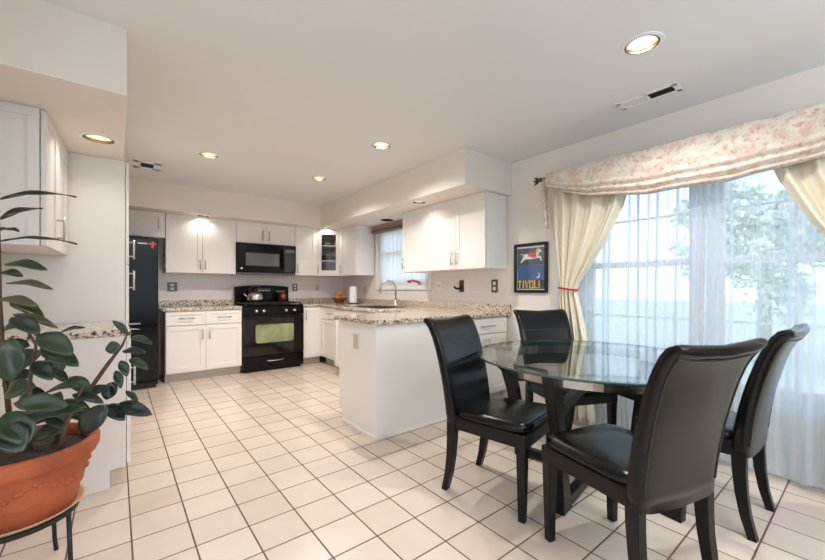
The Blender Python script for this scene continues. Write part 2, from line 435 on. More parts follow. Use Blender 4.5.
# outdoors
struct(MB().box(XR+0.2, 60, -40, 45, -0.65, -0.5).build('ground_outside', M['grass']))
def shrub(name, label, x, y, h, r, n, seed, trunk=False):
    rnd = random.Random(seed)
    root = thing(name, label, 'tree' if trunk else 'hedge', (x, y, -0.5), 0)
    b = MB()
    blobs = []
    for i in range(n):
        a = rnd.random()*2*PI; rr = r*math.sqrt(rnd.random()); z = h*(0.30+0.55*rnd.random())
        blobs.append((Vector((rr*math.cos(a), rr*math.sin(a), z)), r*(0.25+0.15*rnd.random())))
    for c, q in blobs:
        for k in range(220):
            e = Vector((rnd.gauss(0, 1), rnd.gauss(0, 1), rnd.gauss(0, 1))).normalized()
            p = c+e*q*(0.5+0.6*rnd.random()); f1 = Vector((rnd.gauss(0, 1), rnd.gauss(0, 1), rnd.gauss(0, 1))).normalized()*0.10; f2 = e.cross(f1)*0.6
            b.poly([p-f1, p+f2, p+f1, p-f2])
    o = b.build('foliage', M['tree'], root, smooth=True)
    if trunk: MB().tube([(0,0,0), (0.05,0,h*0.3), (0,0.05,h*0.55)], [0.16, 0.12, 0.08]).build('trunk', M['bark'], root, smooth=True)
    return root
shrub('garden_tree', 'pale green leafy tree outside seen through right window panes', 12, 1.7, 4.6, 1.6, 26, 3, True)

# ------------------------------------------------------------------ ceiling fittings
def downlight(x, y, z, r, label, lit=True):
    t = thing('recessed_light', label, 'ceiling light', (x, y, z), 0, 'recessed ceiling lights')
    MB().lathe([(r*0.99, -0.005), (r*1.2, -0.004), (r*1.23, 0.0), (r*0.97, 0.0), (r*0.99, -0.005)], 40).build('trim_ring', M['trimw'] if lit else M['off'], t, smooth=False)
    MB().lathe([(r*0.99, -0.0045), (r*0.985, 0.004), (r*0.88, 0.012), (r*0.88, -0.0045), (r*0.99, -0.0045)], 40).build('baffle_lip', M['bronze'] if lit else M['off'], t, smooth=False)
    MB().lathe([(r*0.93, 0.006), (r*0.86, 0.05), (r*0.70, 0.095)], 40).build('reflector', M['cone'] if lit else M['off'], t, smooth=True)
    MB().lathe([(r*0.72, 0.088), (r*0.55, 0.055), (r*0.3, 0.036), (0.0005, 0.031)], 32).build('bulb', M['bulb'] if lit else M['off'], t, smooth=True)
    if lit:
        l = bpy.data.lights.new('lamp', 'SPOT'); l.energy = (SPOT_W if z > 2.3 else 3.6); l.color = (1.0, 0.94, 0.88); l.spot_size = math.radians(150); l.spot_blend = 0.7; l.shadow_soft_size = r*0.5
        o = bpy.data.objects.new('lamp', l); COL.objects.link(o); o.parent = t; o.location = (0, 0, 0.022)
    return t
downlight(2.174, 0.782, ZC, 0.082, 'largest bronze-rimmed ceiling light, beside the long two-part ceiling vent')
downlight(1.873, 2.80, ZC, 0.082, 'ceiling light nearest the front end of the right soffit')
downlight(0.705, 4.043, ZC, 0.082, 'ceiling light nearest the small square ceiling vent')
downlight(1.861, 4.091, ZC, 0.082, 'smallest-looking ceiling light, in front of the far kitchen corner')
downlight(-0.085, 3.12, ZS, 0.082, 'soffit light beside the tall white pantry at left')
downlight(0.90, 5.555, ZS, 0.072, 'soffit light above the double wall cabinet left of the microwave')
downlight(2.63, 5.525, ZS, 0.072, 'soffit light above the glass-door corner cabinet')
downlight(2.64, 3.19, ZS, 0.075, 'soffit light above the wall cabinets right of the sink window')
downlight(2.98, 4.31, ZS, 0.075, 'dark unlit soffit light over the sink window', False)

def vent(x, y, L_, Wd, rz, label, halves):
    t = thing('ceiling_vent', label, 'air vent', (x, y, ZC), rz)
    b = MB(); e = 0.024 if halves else 0.05
    b.box(-L_/2, L_/2, -Wd/2, -Wd/2+e, -0.008, 0).box(-L_/2, L_/2, Wd/2-e, Wd/2, -0.008, 0).box(-L_/2, -L_/2+e*1.3, -Wd/2, Wd/2, -0.008, 0).box(L_/2-e*1.3, L_/2, -Wd/2, Wd/2, -0.008, 0)
    if halves: b.box(-0.008, 0.008, -Wd/2, Wd/2, -0.008, 0)
    b.build('frame', M['vent'], t, bevel=0.002)
    MB().box(-L_/2+e, L_/2-e, -Wd/2+e, Wd/2-e, -0.002, -0.0005).build('opening', M['dark'], t)
    for s in ((-1, 1) if halves else (0,)):
        b = MB(); x0, x1 = (-L_/2+e*1.3, -0.008) if s < 0 else ((0.008, L_/2-e*1.3) if s > 0 else (-L_/2+e*1.3, L_/2-e*1.3))
        n = 6 if halves else 4
        for k in range(n):
            yy = -Wd/2+e+(Wd-2*e)*(k+0.5)/n; q = (Wd-2*e)/n*(0.27 if s < 0 else 0.16)
            b.box(x0, x1, yy-q, yy+q, -0.006, -0.002)
        b.build('louvre', M['vent'] if s < 0 else M['dark'], t)
    return t
vent(2.80, 0.97, 0.36, 0.13, -PI/2, 'long white two-part air vent in the ceiling beside the curtains', True)
vent(0.256, 4.778, 0.24, 0.27, 0, 'small white air vent in the ceiling above the refrigerator', False)

# ------------------------------------------------------------------ cabinets
def bar_pull(parent, x, y, z, L_, vertical=True):
    b = MB(); r = 0.0065
    if vertical:
        b.tube([(x, y-0.032, z-L_/2), (x, y-0.032, z+L_/2)], r, 10)
        for s in (-1, 1): b.tube([(x, y+0.001, z+s*L_*0.36), (x, y-0.032, z+s*L_*0.36)], r*0.8, 8)
    else:
        b.tube([(x-L_/2, y-0.032, z), (x+L_/2, y-0.032, z)], r, 10)
        for s in (-1, 1): b.tube([(x+s*L_*0.36, y+0.001, z), (x+s*L_*0.36, y-0.032, z)], r*0.8, 8)
    return b.build('handle', M['nickel'], parent, smooth=True)
def front(parent, name, x0, x1, z0, z1, rail=0.058, y=-0.0235):
    g = 0.002; x0 += g; x1 -= g; z0 += g; z1 -= g
    b = MB(); t = 0.02
    b.box(x0, x0+rail, y, y+t, z0, z1).box(x1-rail, x1, y, y+t, z0, z1)
    b.box(x0+rail, x1-rail, y, y+t, z0, z0+rail).box(x0+rail, x1-rail, y, y+t, z1-rail, z1)
    if name != 'glass_door': b.box(x0+rail, x1-rail, y+0.009, y+t, z0+rail, z1-rail)
    o = b.build(name, M['cab'], parent)
    if name == 'glass_door': MB().box(x0+rail, x1-rail, y+0.008, y+0.012, z0+rail, z1-rail).build('glass_pane', M['cabglass'], o)
    return o
def cabinet(name, label, loc, theta, W_, D, z0, z1, fronts, toe=False, group=None, hollow=False):
    t = thing(name, label, 'cabinet', (loc[0], loc[1], 0), theta, group)
    zb = z0+0.105 if toe else z0
    b = MB()
    if hollow:
        k = 0.018
        b.box(0, k, 0, D, zb, z1).box(W_-k, W_, 0, D, zb, z1).box(k, W_-k, D-k, D, zb, z1).box(k, W_-k, 0, D-k, zb, zb+k).box(k, W_-k, 0, k, zb+k, z1)
    else: b.box(0, W_, 0, D, zb, z1)
    b.build('body', M['cab'], t)
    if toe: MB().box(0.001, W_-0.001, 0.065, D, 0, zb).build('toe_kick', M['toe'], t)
    for kind, a, c, e, f, h in fronts:
        rail = 0.058 if kind != 'drawer' else 0.036
        o = front(t, kind, a, c, e, f, rail)
        if h:
            hd, hx, hz, hl = h
            bar_pull(o, hx, -0.0235, hz, hl, hd == 'v')
    return t
UB, UT = 1.362, 2.118
YU = 5.68
DU = YB-0.0125-YU
# wall cabinets on the back wall
cabinet('wall_cabinet', 'short white cabinet directly above the black refrigerator', (-0.38, YU), 0, 0.872, DU, 1.80, UT,
        [('door', 0.0, 0.436, 1.80, UT, ('v', 0.40, 1.93, 0.13)), ('door', 0.436, 0.872, 1.80, UT, ('v', 0.80, 1.97, 0.13))])
cabinet('wall_cabinet', 'double-door white wall cabinet left of the microwave', (0.497, YU), 0, 0.828, DU, UB, UT,
        [('door', 0, 0.414, UB, UT, ('v', 0.385, 1.48, 0.14)), ('door', 0.414, 0.828, UB, UT, ('v', 0.444, 1.48, 0.14))])
cabinet('wall_cabinet', 'short double-door white cabinet directly above the microwave', (1.33, YU), 0, 0.842, DU, 1.815, UT,
        [('door', 0, 0.421, 1.815, UT, ('v', 0.36, 1.93, 0.14)), ('door', 0.421, 0.842, 1.815, UT, ('v', 0.45, 1.93, 0.14))])
cabinet('wall_cabinet', 'narrow single-door white wall cabinet between microwave and glass-door cabinet', (2.177, YU), 0, 0.353, DU, UB, UT,
        [('door', 0, 0.353, UB, UT, ('v', 0.035, 1.47, 0.14))])
# diagonal corner cabinet with glass door
def corner_cabinet():
    A, B = Vector((2.535, YU)), Vector((2.87, 5.455))
    t = thing('corner_cabinet', 'diagonal white corner wall cabinet with a glass door and dishes inside', 'cabinet', (A.x, A.y, 0), 0)
    xr, yb = XR-0.0125-A.x, YB-0.0125-A.y
    bx, by = B.x-A.x, B.y-A.y
    outer = [(0, 0), (bx, by), (xr, by), (xr, yb), (0, yb)]
    b = MB()
    b.prism(outer, UB, UB+0.02).prism(outer, UT-0.02, UT)
    b.prism([(0, 0.001), (0.015, 0.001), (0.015, yb), (0, yb)], UB+0.02, UT-0.02)
    b.prism([(bx, by+0.001), (xr, by+0.001), (xr, by+0.015), (bx, by+0.015)], UB+0.02, UT-0.02)
    b.build('body', M['cab'], t)
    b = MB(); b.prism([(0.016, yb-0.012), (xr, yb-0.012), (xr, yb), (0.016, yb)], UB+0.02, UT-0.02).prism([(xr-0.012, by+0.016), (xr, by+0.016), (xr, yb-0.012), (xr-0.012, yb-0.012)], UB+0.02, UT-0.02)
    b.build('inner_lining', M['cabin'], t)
    for z in (1.60, 1.845):
        MB().prism([(0.02, 0.03), (bx, by+0.03), (xr-0.014, by+0.03), (xr-0.014, yb-0.014), (0.02, yb-0.014)], z, z+0.016).build('shelf', M['cab'], t)
    ang = math.atan2(by, bx); Ld = math.hypot(bx, by)
    d = front(t, 'glass_door', 0, Ld, UB, UT, 0.085, -0.02)
    d.rotation_euler = (0, 0, ang)
    bar_pull(d, 0.04, -0.02, 1.47, 0.14)
    return A, ang
cA, cang = corner_cabinet()
# dishes behind the glass
def dish(name, label, prof, x, y, z, m, cat):
    o = MB().lathe(prof, 24).build(name, m, smooth=True); o.location = (x, y, z); return tag(o, label, cat)
PLATE = [(0.0005, 0.0), (0.05, 0.0), (0.075, 0.012), (0.078, 0.014), (0.05, 0.006), (0.0005, 0.004)]
BOWL = [(0.0005, 0.0), (0.03, 0.0), (0.06, 0.035), (0.065, 0.055), (0.06, 0.053), (0.03, 0.008), (0.0005, 0.006)]
MUG = [(0.0005, 0.0), (0.034, 0.0), (0.036, 0.085), (0.032, 0.085), (0.03, 0.006), (0.0005, 0.006)]
dish('bowl', 'pale bowl on the top shelf of the glass-door cabinet', BOWL, 2.76, 5.72, 1.862, M['china'], 'bowl')
dish('mug', 'pale mug on the top shelf of the glass-door cabinet', MUG, 2.88, 5.66, 1.862, M['china'], 'mug')
for k in range(4): dish('plate', 'plate in the pale stack on the middle shelf of the glass-door cabinet', PLATE, 2.80, 5.68, 1.617+0.0145*k, M['china'], 'plate')['group'] = 'stacked plates in the glass-door cabinet'
dish('mug', 'dark mug on the middle shelf of the glass-door cabinet', MUG, 2.70, 5.76, 1.617, M['dark'], 'mug')
dish('bowl', 'dim brown bowl on the bottom of the glass-door cabinet', BOWL, 2.80, 5.68, 1.383, M['bowl'], 'bowl')

# wall cabinets on the right wall (facing the kitchen, -X)
XU = 2.87; DR = XR-0.0125-XU
cabinet('wall_cabinet', 'single-door white wall cabinet between glass-door cabinet and sink window', (XU, 5.45), -PI/2, 0.496, DR, UB, UT,
        [('door', 0, 0.496, UB, UT, ('v', 0.04, 1.47, 0.14))])
cabinet('wall_cabinet', 'single-door white wall cabinet just right of the sink window', (XU, 3.773), -PI/2, 0.517, DR, UB, UT,
        [('door', 0, 0.517, UB, UT, ('v', 0.035, 1.47, 0.14))])
cabinet('wall_cabinet', 'double-door white wall cabinet nearest the framed poster', (XU, 3.254), -PI/2, 0.832, DR, UB, UT,
        [('door', 0, 0.416, UB, UT, ('v', 0.38, 1.48, 0.15)), ('door', 0.416, 0.832, UB, UT, ('v', 0.45, 1.48, 0.15))])
# base cabinets
CT, CB = 0.918, 0.88
YF = 5.40
BT = CB-0.0005
cabinet('base_cabinet', 'white base cabinet with two drawers and two doors left of the range', (0.47, YF), 0, 0.868, YB-0.0125-YF, 0, BT,
        [('drawer', 0.004, 0.434, 0.70, 0.868, ('h', 0.219, 0.785, 0.17)), ('drawer', 0.434, 0.864, 0.70, 0.868, ('h', 0.649, 0.785, 0.17)),
         ('door', 0.004, 0.434, 0.12, 0.695, ('v', 0.395, 0.58, 0.13)), ('door', 0.434, 0.864, 0.12, 0.695, ('v', 0.473, 0.58, 0.13))], toe=True)
cabinet('base_cabinet', 'narrow single-door white base cabinet right of the range', (2.196, YF), 0, 0.30, YB-0.0125-YF, 0, BT,
        [('door', 0.004, 0.296, 0.12, 0.868, ('v', 0.035, 0.76, 0.14))], toe=True)
cabinet('base_cabinet', 'white corner base cabinet between range side and sink cabinet', (2.50, 5.38), -PI/2, 0.66, XR-0.0125-2.50, 0, BT,
        [('drawer', 0.03, 0.65, 0.70, 0.868, ('h', 0.34, 0.785, 0.15)), ('door', 0.03, 0.65, 0.12, 0.695, ('v', 0.60, 0.6, 0.13))], toe=True)
cabinet('sink_cabinet', 'bumped-out white cabinet below the sink behind the peninsula', (2.34, 4.60), -PI/2, 1.11, XR-0.0125-2.34, 0, BT,
        [('door', 0.0, 0.555, 0.12, 0.868, ('v', 0.51, 0.74, 0.13)), ('door', 0.555, 1.11, 0.12, 0.868, ('v', 0.60, 0.74, 0.13))], toe=True, hollow=True)
# peninsula
t = thing('peninsula_cabinet', 'white panelled peninsula cabinet behind the left dining chair', 'cabinet', (1.56, 2.405, 0), 0)
pl = 0.92
b = MB().box(0, 0.02, 0, 0.53, 0, CB-0.0005).box(0, 0.02, 0.53, 0.60, 0.105, CB-0.0005).box(0.02, pl, 0, 0.02, 0, CB-0.0005)
b.build('end_panel', M['cab'], t, bevel=0.002)
MB().box(0.0205, pl, 0.0205, 0.60, 0.105, CB-0.0005).box(0.03, pl, 0.0205, 0.535, 0, 0.105).build('body', M['cab'], t)
MB().box(-0.012, 0, -0.008, 0.53, 0, 0.02).box(0, pl, -0.012, 0, 0, 0.012).build('shoe_moulding', M['cab'], t)
cabinet('base_cabinet', 'white drawer and door cabinet facing the dining table beside the peninsula', (2.482, 2.425), 0, 0.69, 0.60, 0, BT,
        [('drawer', 0.01, 0.68, 0.715, 0.868, ('h', 0.36, 0.79, 0.20)), ('door', 0.01, 0.345, 0.12, 0.71, ('v', 0.31, 0.60, 0.14)), ('door', 0.345, 0.68, 0.12, 0.71, ('v', 0.38, 0.60, 0.14))], toe=True)

# worktops
t = thing('countertop', 'speckled granite worktop between refrigerator and range', 'countertop', (0.89, 5.70, CB))
b = MB().box(0.445-0.89, 1.338-0.89, 5.37-5.70, YB-0.0125-5.70, 0, CT-CB); b.build('slab', M['granite'], t, bevel=0.006)
MB().box(0.445-0.89, 1.338-0.89, YB-0.035-5.70, YB-0.0125-5.70, CT-CB, 0.995-CB).build('granite_upstand', M['granite'], t, bevel=0.003)
t = thing('countertop', 'long speckled granite worktop around the sink and over the peninsula', 'countertop', (2.6, 4.0, CB))
pts = [(2.194, YB-0.0125), (2.194, 5.37), (2.46, 5.37), (2.46, 4.78), (2.30, 4.60), (2.30, 3.46), (2.58, 3.46), (2.58, 3.05), (1.525, 3.05), (1.525, 2.365), (XR-0.0105, 2.365), (XR-0.0105, YB-0.0125)]
b = MB().prism([(x-2.6, y-4.0) for x, y in pts], 0, CT-CB)
slab = b.build('slab', M['granite'], t)
c = MB().box(2.42, 2.86, 3.66, 4.40, CB-0.1, CT+0.1).build('cutter', M['dark'])
bpy.context.view_layer.update()
cut(slab, [c])
d = slab.modifiers.new('bevel', 'BEVEL'); d.width = 0.006; d.segments = 2; d.limit_method = 'ANGLE'
b = MB().box(2.194-2.6, XR-0.033-2.6, YB-0.035-4, YB-0.0125-4, CT-CB, 0.995-CB).box(XR-0.033-2.6, XR-0.0105-2.6, 2.365-4, YB-0.0125-4, CT-CB, 0.990-CB)
b.build('granite_upstand', M['granite'], t, bevel=0.003)
# sink + faucet
t = thing('sink', 'stainless steel sink sunk in the granite worktop under the window', 'sink', (2.64, 4.03, CT))
b = MB(); x0, x1, y0, y1 = -0.219, 0.219, -0.369, 0.369; dz = -0.17
b.box(x0, x0+0.006, y0, y1, dz, 0).box(x1-0.006, x1, y0, y1, dz, 0).box(x0, x1, y0, y0+0.006, dz, 0).box(x0, x1, y1-0.006, y1, dz, 0).box(x0, x1, y0, y1, dz-0.006, dz)
b.box(x0-0.018, x0, y0-0.018, y1+0.018, 0.0005, 0.004).box(x1, x1+0.018, y0-0.018, y1+0.018, 0.0005, 0.004).box(x0, x1, y0-0.018, y0, 0.0005, 0.004).box(x0, x1, y1, y1+0.018, 0.0005, 0.004)
b.build('basin', M['steel'], t)
MB().lathe([(0.0005, 0.004), (0.03, 0.004), (0.04, 0.0)], 20, (0, 0, dz)).build('drain', M['chrome'], t)
t = thing('faucet', 'chrome gooseneck faucet at the back of the sink', 'faucet', (3.00, 4.13, CT))
MB().lathe([(0.0005, 0), (0.032, 0), (0.030, 0.012), (0.022, 0.02), (0.02, 0.09), (0.0005, 0.095)], 20).build('base', M['nickel'], t, smooth=True)
pts = [(0, 0, 0.05), (0, 0, 0.24)] + [(-0.09*(1-math.cos(PI*k/10)), 0.055*(1-math.cos(PI*k/10)), 0.24+0.105*math.sin(PI*k/10)) for k in range(1, 11)] + [(-0.18, 0.11, 0.20)]
MB().tube(pts, 0.0135, 12).build('spout', M['nickel'], t, smooth=True)
MB().lathe([(0.0005, 0), (0.016, 0), (0.018, 0.04), (0.0005, 0.04)], 14, (-0.18, 0.11, 0.165)).build('nozzle', M['nickel'], t, smooth=True)
MB().tube([(0, -0.018, 0.07), (0.0, -0.06, 0.09), (0, -0.085, 0.10)], [0.008, 0.007, 0.006], 8).build('lever', M['nickel'], t, smooth=True)

# ------------------------------------------------------------------ left run
PY = 3.55
lb = cabinet('base_cabinet', 'white base cabinet with granite top behind the potted plant', (0.048, 2.79), PI/2, 0.755, 0.64, 0, BT,
        [('drawer', 0.004, 0.751, 0.70, 0.868, None), ('door', 0.004, 0.751, 0.12, 0.695, ('v', 0.44, 0.56, 0.14))], toe=True)
MB().box(-0.014, -0.0005, 0.075, 0.64, 0, 0.106).box(-0.014, -0.0005, 0, 0.64, 0.106, BT).build('end_panel', M['cab'], lb)
t = thing('countertop', 'short speckled granite worktop beside the tall pantry', 'countertop', (-0.25, 3.16, CB))
MB().box(XL+0.25+0.001, 0.32, 2.76-3.16, PY-0.003-3.16, 0, CT-CB).build('slab', M['granite'], t, bevel=0.006)
cabinet('pantry_cabinet', 'tall white pantry cabinet between plant corner and refrigerator', (0.055, PY), PI/2, 0.72, 0.65, 0, UT,
        [('door', 0.004, 0.716, 0.12, 1.335, ('v', 0.055, 1.22, 0.15)), ('door', 0.004, 0.716, 1.34, UT-0.005, ('v', 0.055, 1.46, 0.15))], toe=True)
wc = cabinet('wall_cabinet', 'white wall cabinet above the rubber plant beside the pantry', (-0.318, 2.80), PI/2-0.045, 0.735, 0.27, 1.39, UT,
        [('door', 0.0, 0.36, 1.39, UT, ('v', 0.325, 1.52, 0.15)), ('door', 0.36, 0.735, 1.39, UT, None)])
b = MB(); b.box(-0.012, 0, 0.0, 0.045, 1.39, UT).box(-0.012, 0, 0.045, 0.27, UT-0.045, UT).box(-0.012, 0, 0.045, 0.27, 1.39, 1.42); b.build('side_frame', M['cab'], wc)

# ------------------------------------------------------------------ refrigerator
t = thing('refrigerator', 'black bottom-freezer refrigerator between pantry and back counter', 'refrigerator', (0.02, 5.26, 0))
fw = 0.37; fh = 1.74
MB().box(-fw, fw, 0.05, 0.70, 0.03, fh).build('body', M['black_app'], t, bevel=0.006)
MB().box(-fw+0.02, fw-0.02, 0.02, 0.6, 0, 0.08).build('base_grille', M['black_matte'], t)
o = MB().box(-fw, fw, 0, 0.046, 0.735, fh).build('door', M['black_app'], t, bevel=0.012, seg=3)
MB().box(-0.2, 0.2, -0.02, 0.0, 0.75, 0.765).build('grip', M['nickel'], o, bevel=0.004)
o = MB().box(-fw, fw, 0, 0.046, 0.085, 0.725).build('freezer_door', M['black_app'], t, bevel=0.012, seg=3)
MB().tube([(-0.2, -0.002, 0.69), (-0.15, -0.018, 0.70), (0.15, -0.018, 0.70), (0.2, -0.002, 0.69)], 0.006).build('grip', M['nickel'], o, smooth=True)
o = MB().box(-0.045, 0.045, -0.0035, 0, -0.007, 0.007).build('magnet', M['p_white'], bevel=0.001); o.location = (0.24, 5.2598, 1.675); tag(o, 'thin white strip magnet near the top of the refrigerator door', 'magnet')
b = MB().box(-0.012, 0.012, -0.004, 0, -0.045, 0.03).box(-0.038, -0.012, -0.004, 0, -0.008, 0.014).box(0.012, 0.038, -0.004, 0, -0.008, 0.014)
o = b.build('magnet', mat('magnet_red', (196, 96, 92), 0.5, noise=0.2, nscale=30)); o.location = (0.335, 5.2598, 1.672); tag(o, 'red cross-shaped magnet at the top right of the refrigerator door', 'magnet')

# ------------------------------------------------------------------ range
t = thing('range', 'black gas range with oven between the back base cabinets', 'stove', (1.767, 5.345, 0))
rw = 0.42
MB().box(-rw, rw, 0.03, 0.63, 0.04, 0.915).build('body', M['black_app'], t, bevel=0.004)
MB().box(-rw+0.03, rw-0.03, 0.06, 0.6, 0, 0.05).build('plinth', M['black_matte'], t)
o = MB().box(-rw, rw, 0, 0.03, 0.04, 0.215).build('drawer', M['black_app'], t, bevel=0.006)
MB().tube([(-0.12, 0.002, 0.15), (-0.09, -0.022, 0.147), (0, -0.028, 0.144), (0.09, -0.022, 0.147), (0.12, 0.002, 0.15)], 0.008).build('handle', M['nickel'], o, smooth=True)
o = MB().box(-rw, rw, -0.005, 0.03, 0.225, 0.775).build('oven_door', M['black_glass'], t, bevel=0.006)
b = MB(); x0, x1, z0, z1, r = -0.265, 0.27, 0.40, 0.655, 0.035
ring = [(x0+r-r*math.cos(a), z1-r+r*math.sin(a)) for a in [i*PI/12 for i in range(7)]] + [(x1-r+r*math.sin(a), z1-r+r*math.cos(a)) for a in [i*PI/12 for i in range(7)]] + [(x1-r+r*math.cos(a), z0+r-r*math.sin(a)) for a in [i*PI/12 for i in range(7)]] + [(x0+r-r*math.sin(a), z0+r-r*math.cos(a)) for a in [i*PI/12 for i in range(7)]]
b.loft([[(x, -0.005, z) for x, z in ring], [(x, -0.008, z) for x, z in ring]]); b.build('oven_window', M['ovenwin'], o)
MB().tube([(-rw+0.03, -0.004, 0.745), (-rw+0.04, -0.045, 0.75), (rw-0.04, -0.045, 0.75), (rw-0.03, -0.004, 0.745)], 0.011).build('handle', M['black_app'], o, smooth=True)
o = MB().loft([[(x, 0.03, 0.785) if k == 0 else p for k, p in enumerate([(x, 0.03, 0.785), (x, -0.012, 0.785), (x, 0.0, 0.905), (x, 0.03, 0.915)])] for x in (-rw, rw)]).build('control_panel', M['black_app'], t, bevel=0.003)
for kx in (-0.26, -0.16, 0.15, 0.27):
    MB().lathe([(0.0005, -0.045), (0.017, -0.045), (0.021, -0.008), (0.024, 0.0)], 20, (kx, -0.005, 0.845), axis='y').build('knob', M['chrome'], o, smooth=True)
MB().box(-rw, rw, 0.0, 0.56, 0.915, 0.925).build('cooktop', M['black_app'], t, bevel=0.003)
for gx in (-0.205, 0.205):
    b = MB(); x0, x1, y0, y1 = gx-0.185, gx+0.185, 0.04, 0.52
    for x in (x0, gx, x1): b.box(x-0.007, x+0.007, y0, y1, 0.943, 0.956)
    for y in (y0, (y0+y1)/2, y1): b.box(x0, x1, y-0.007, y+0.007, 0.943, 0.956)
    for y in (y0+0.12, y1-0.12): b.box(x0+0.05, x1-0.05, y-0.006, y+0.006, 0.943, 0.956)
    for x in (x0, x1):
        for y in (y0, y1): b.box(x-0.009, x+0.009, y-0.009, y+0.009, 0.925, 0.945)
    b.build('grate', M['black_matte'], t)
    for y in (0.16, 0.40): MB().lathe([(0.0005, 0.018), (0.03, 0.018), (0.042, 0.012), (0.045, 0)], 20, (gx, y, 0.925)).build('burner', M['black_matte'], t)
arc = [(-0.40+0.80*i/16, 1.185+0.022*(1-((i-8)/8)**2)) for i in range(17)]
pf = [(-0.40, 0.915)] + arc + [(0.40, 0.915)]
o = MB().loft([[(x, 0.565, z) for x, z in pf], [(x, 0.628, z) for x, z in pf]]).build('backguard', M['black_app'], t, bevel=0.006)
MB().box(-0.08, 0.12, 0.560, 0.566, 1.11, 1.165).build('clock_panel', mat('clock_panel', (62, 62, 66), 0.2, noise=0.2, nscale=40), o, bevel=0.002)
for k in range(4): MB().box(-0.06+0.045*k, -0.032+0.045*k, 0.556, 0.561, 1.118, 1.13).build('button', M['nickel'], o)
MB().box(0.20, 0.34, 0.561, 0.566, 1.10, 1.125).build('trim_strip', M['plate_steel'], o)

# kettle and canister on the range
t = thing('kettle', 'shiny steel kettle on the back left burner', 'kettle', (1.60, 5.70, 0.9565))
MB().lathe([(0.0005, 0), (0.10, 0), (0.115, 0.02), (0.115, 0.06), (0.10, 0.115), (0.06, 0.15), (0.0005, 0.158)], 28).build('body', M['steel'], t, smooth=True)
MB().tube([(-0.09, 0, 0.07), (-0.135, 0, 0.095), (-0.155, 0, 0.13)], [0.02, 0.015, 0.01], 10).build('spout', M['steel'], t, smooth=True)
MB().tube([(-0.088, 0, 0.12), (-0.08, 0, 0.20), (-0.035, 0, 0.235), (0.035, 0, 0.235), (0.08, 0, 0.20), (0.088, 0, 0.12)], 0.009, 8).build('handle', M['black_matte'], t, smooth=True)
MB().ball((0, 0, 0.168), 0.016).build('lid_knob', M['black_matte'], t, smooth=True)
t = thing('canister', 'small copper canister on the back right burner', 'canister', (2.02, 5.745, 0.9565))
MB().lathe([(0.0005, 0), (0.045, 0), (0.047, 0.09), (0.04, 0.10), (0.0005, 0.10)], 22).build('body', M['copper'], t, smooth=True)
MB().lathe([(0.042, 0.10), (0.04, 0.115), (0.012, 0.12), (0.012, 0.135), (0.0005, 0.138)], 22).build('lid', M['copper'], t, smooth=True)

# ------------------------------------------------------------------ microwave
t = thing('microwave', 'black over-the-range microwave above the stove', 'microwave', (1.752, 5.60, 1.385))
mw, mh = 0.418, 0.425
MB().box(-mw, mw, 0.022, YB-0.0125-5.60, 0, mh).build('body', M['black_app'], t, bevel=0.004)
o = MB().box(-mw, 0.235, 0, 0.022, 0.02, mh-0.005).build('door', M['black_app'], t, bevel=0.004)
MB().box(-0.31, 0.16, -0.003, 0.0, 0.10, 0.285).build('window', M['mwwin'], o, bevel=0.002)
MB().tube([(0.205, 0.0, 0.06), (0.205, -0.035, 0.09), (0.205, -0.042, 0.20), (0.205, -0.035, 0.32), (0.205, 0.0, 0.35)], 0.013).build('handle', M['black_app'], o, smooth=True)
MB().lathe([(0.0005, -0.003), (0.016, -0.003), (0.016, 0.0)], 20, (-0.365, 0, 0.06), axis='y').build('badge', M['nickel'], o)
o = MB().box(0.238, mw, 0, 0.022, 0.02, mh-0.005).build('control_panel', M['black_glass'], t, bevel=0.004)
MB().box(0.26, 0.395, -0.002, 0.0, 0.31, 0.36).build('display', M['mwwin'], o)
MB().box(-mw, mw, 0.02, 0.30, -0.018, 0).build('vent_grille', M['plate_steel'], t)

# ------------------------------------------------------------------ things on the worktops
t = thing('fruit_bowl', 'amber glass bowl of fruit in the far counter corner', 'bowl', (2.86, 5.50, CT))
MB().lathe([(0.0005, 0.0), (0.06, 0.0), (0.065, 0.01), (0.11, 0.06), (0.135, 0.09), (0.128, 0.09), (0.10, 0.055), (0.055, 0.014), (0.0005, 0.012)], 28).build('bowl', M['bowl'], t, smooth=True)
for x, y, z, n in ((0.055, -0.03, 0.088, 'in front right'), (-0.055, -0.04, 0.088, 'in front left'), (0.0, 0.06, 0.09, 'at the back'), (0.0, -0.005, 0.15, 'on top')):
    o = MB().ball((0, 0, 0), 0.042, 0.95).build('orange', M['orange'], smooth=True); o.location = (2.86+x, 5.50+y, CT+z); tag(o, 'orange %s of the pile in the amber fruit bowl' % n, 'fruit', 'oranges in the fruit bowl')
t = thing('paper_towel_roll', 'upright white paper towel roll beside the fruit bowl', 'paper towels', (2.93, 5.18, CT))
MB().lathe([(0.0005, 0), (0.075, 0), (0.078, 0.012), (0.0005, 0.014)], 28).build('holder_base', M['black_matte'], t)
MB().lathe([(0.012, 0.015), (0.058, 0.015), (0.059, 0.02), (0.059, 0.265), (0.057, 0.27), (0.012, 0.27)], 28).build('roll', M['paper'], t, smooth=False)
MB().tube([(0, 0, 0.014), (0, 0, 0.30)], 0.006).build('holder_rod', M['nickel'], t)
t = thing('flower_pot', 'small pink flowering plant on the sink window sill', 'plant', (XR+0.005, 3.98, W2[2]+0.0))
MB().box(-0.03, 0.012, -0.10, 0.10, 0.0, 0.035).build('tray', M['trimw'], t, bevel=0.005)
b = MB(); rnd = random.Random(5)
for k in range(16): b.ball((-0.012+rnd.uniform(-.012, .012), rnd.uniform(-0.13, 0.13), 0.05+rnd.uniform(-.012, .02)), 0.016, 0.8, 8)
b.build('blossom', M['flower'], t, smooth=True)

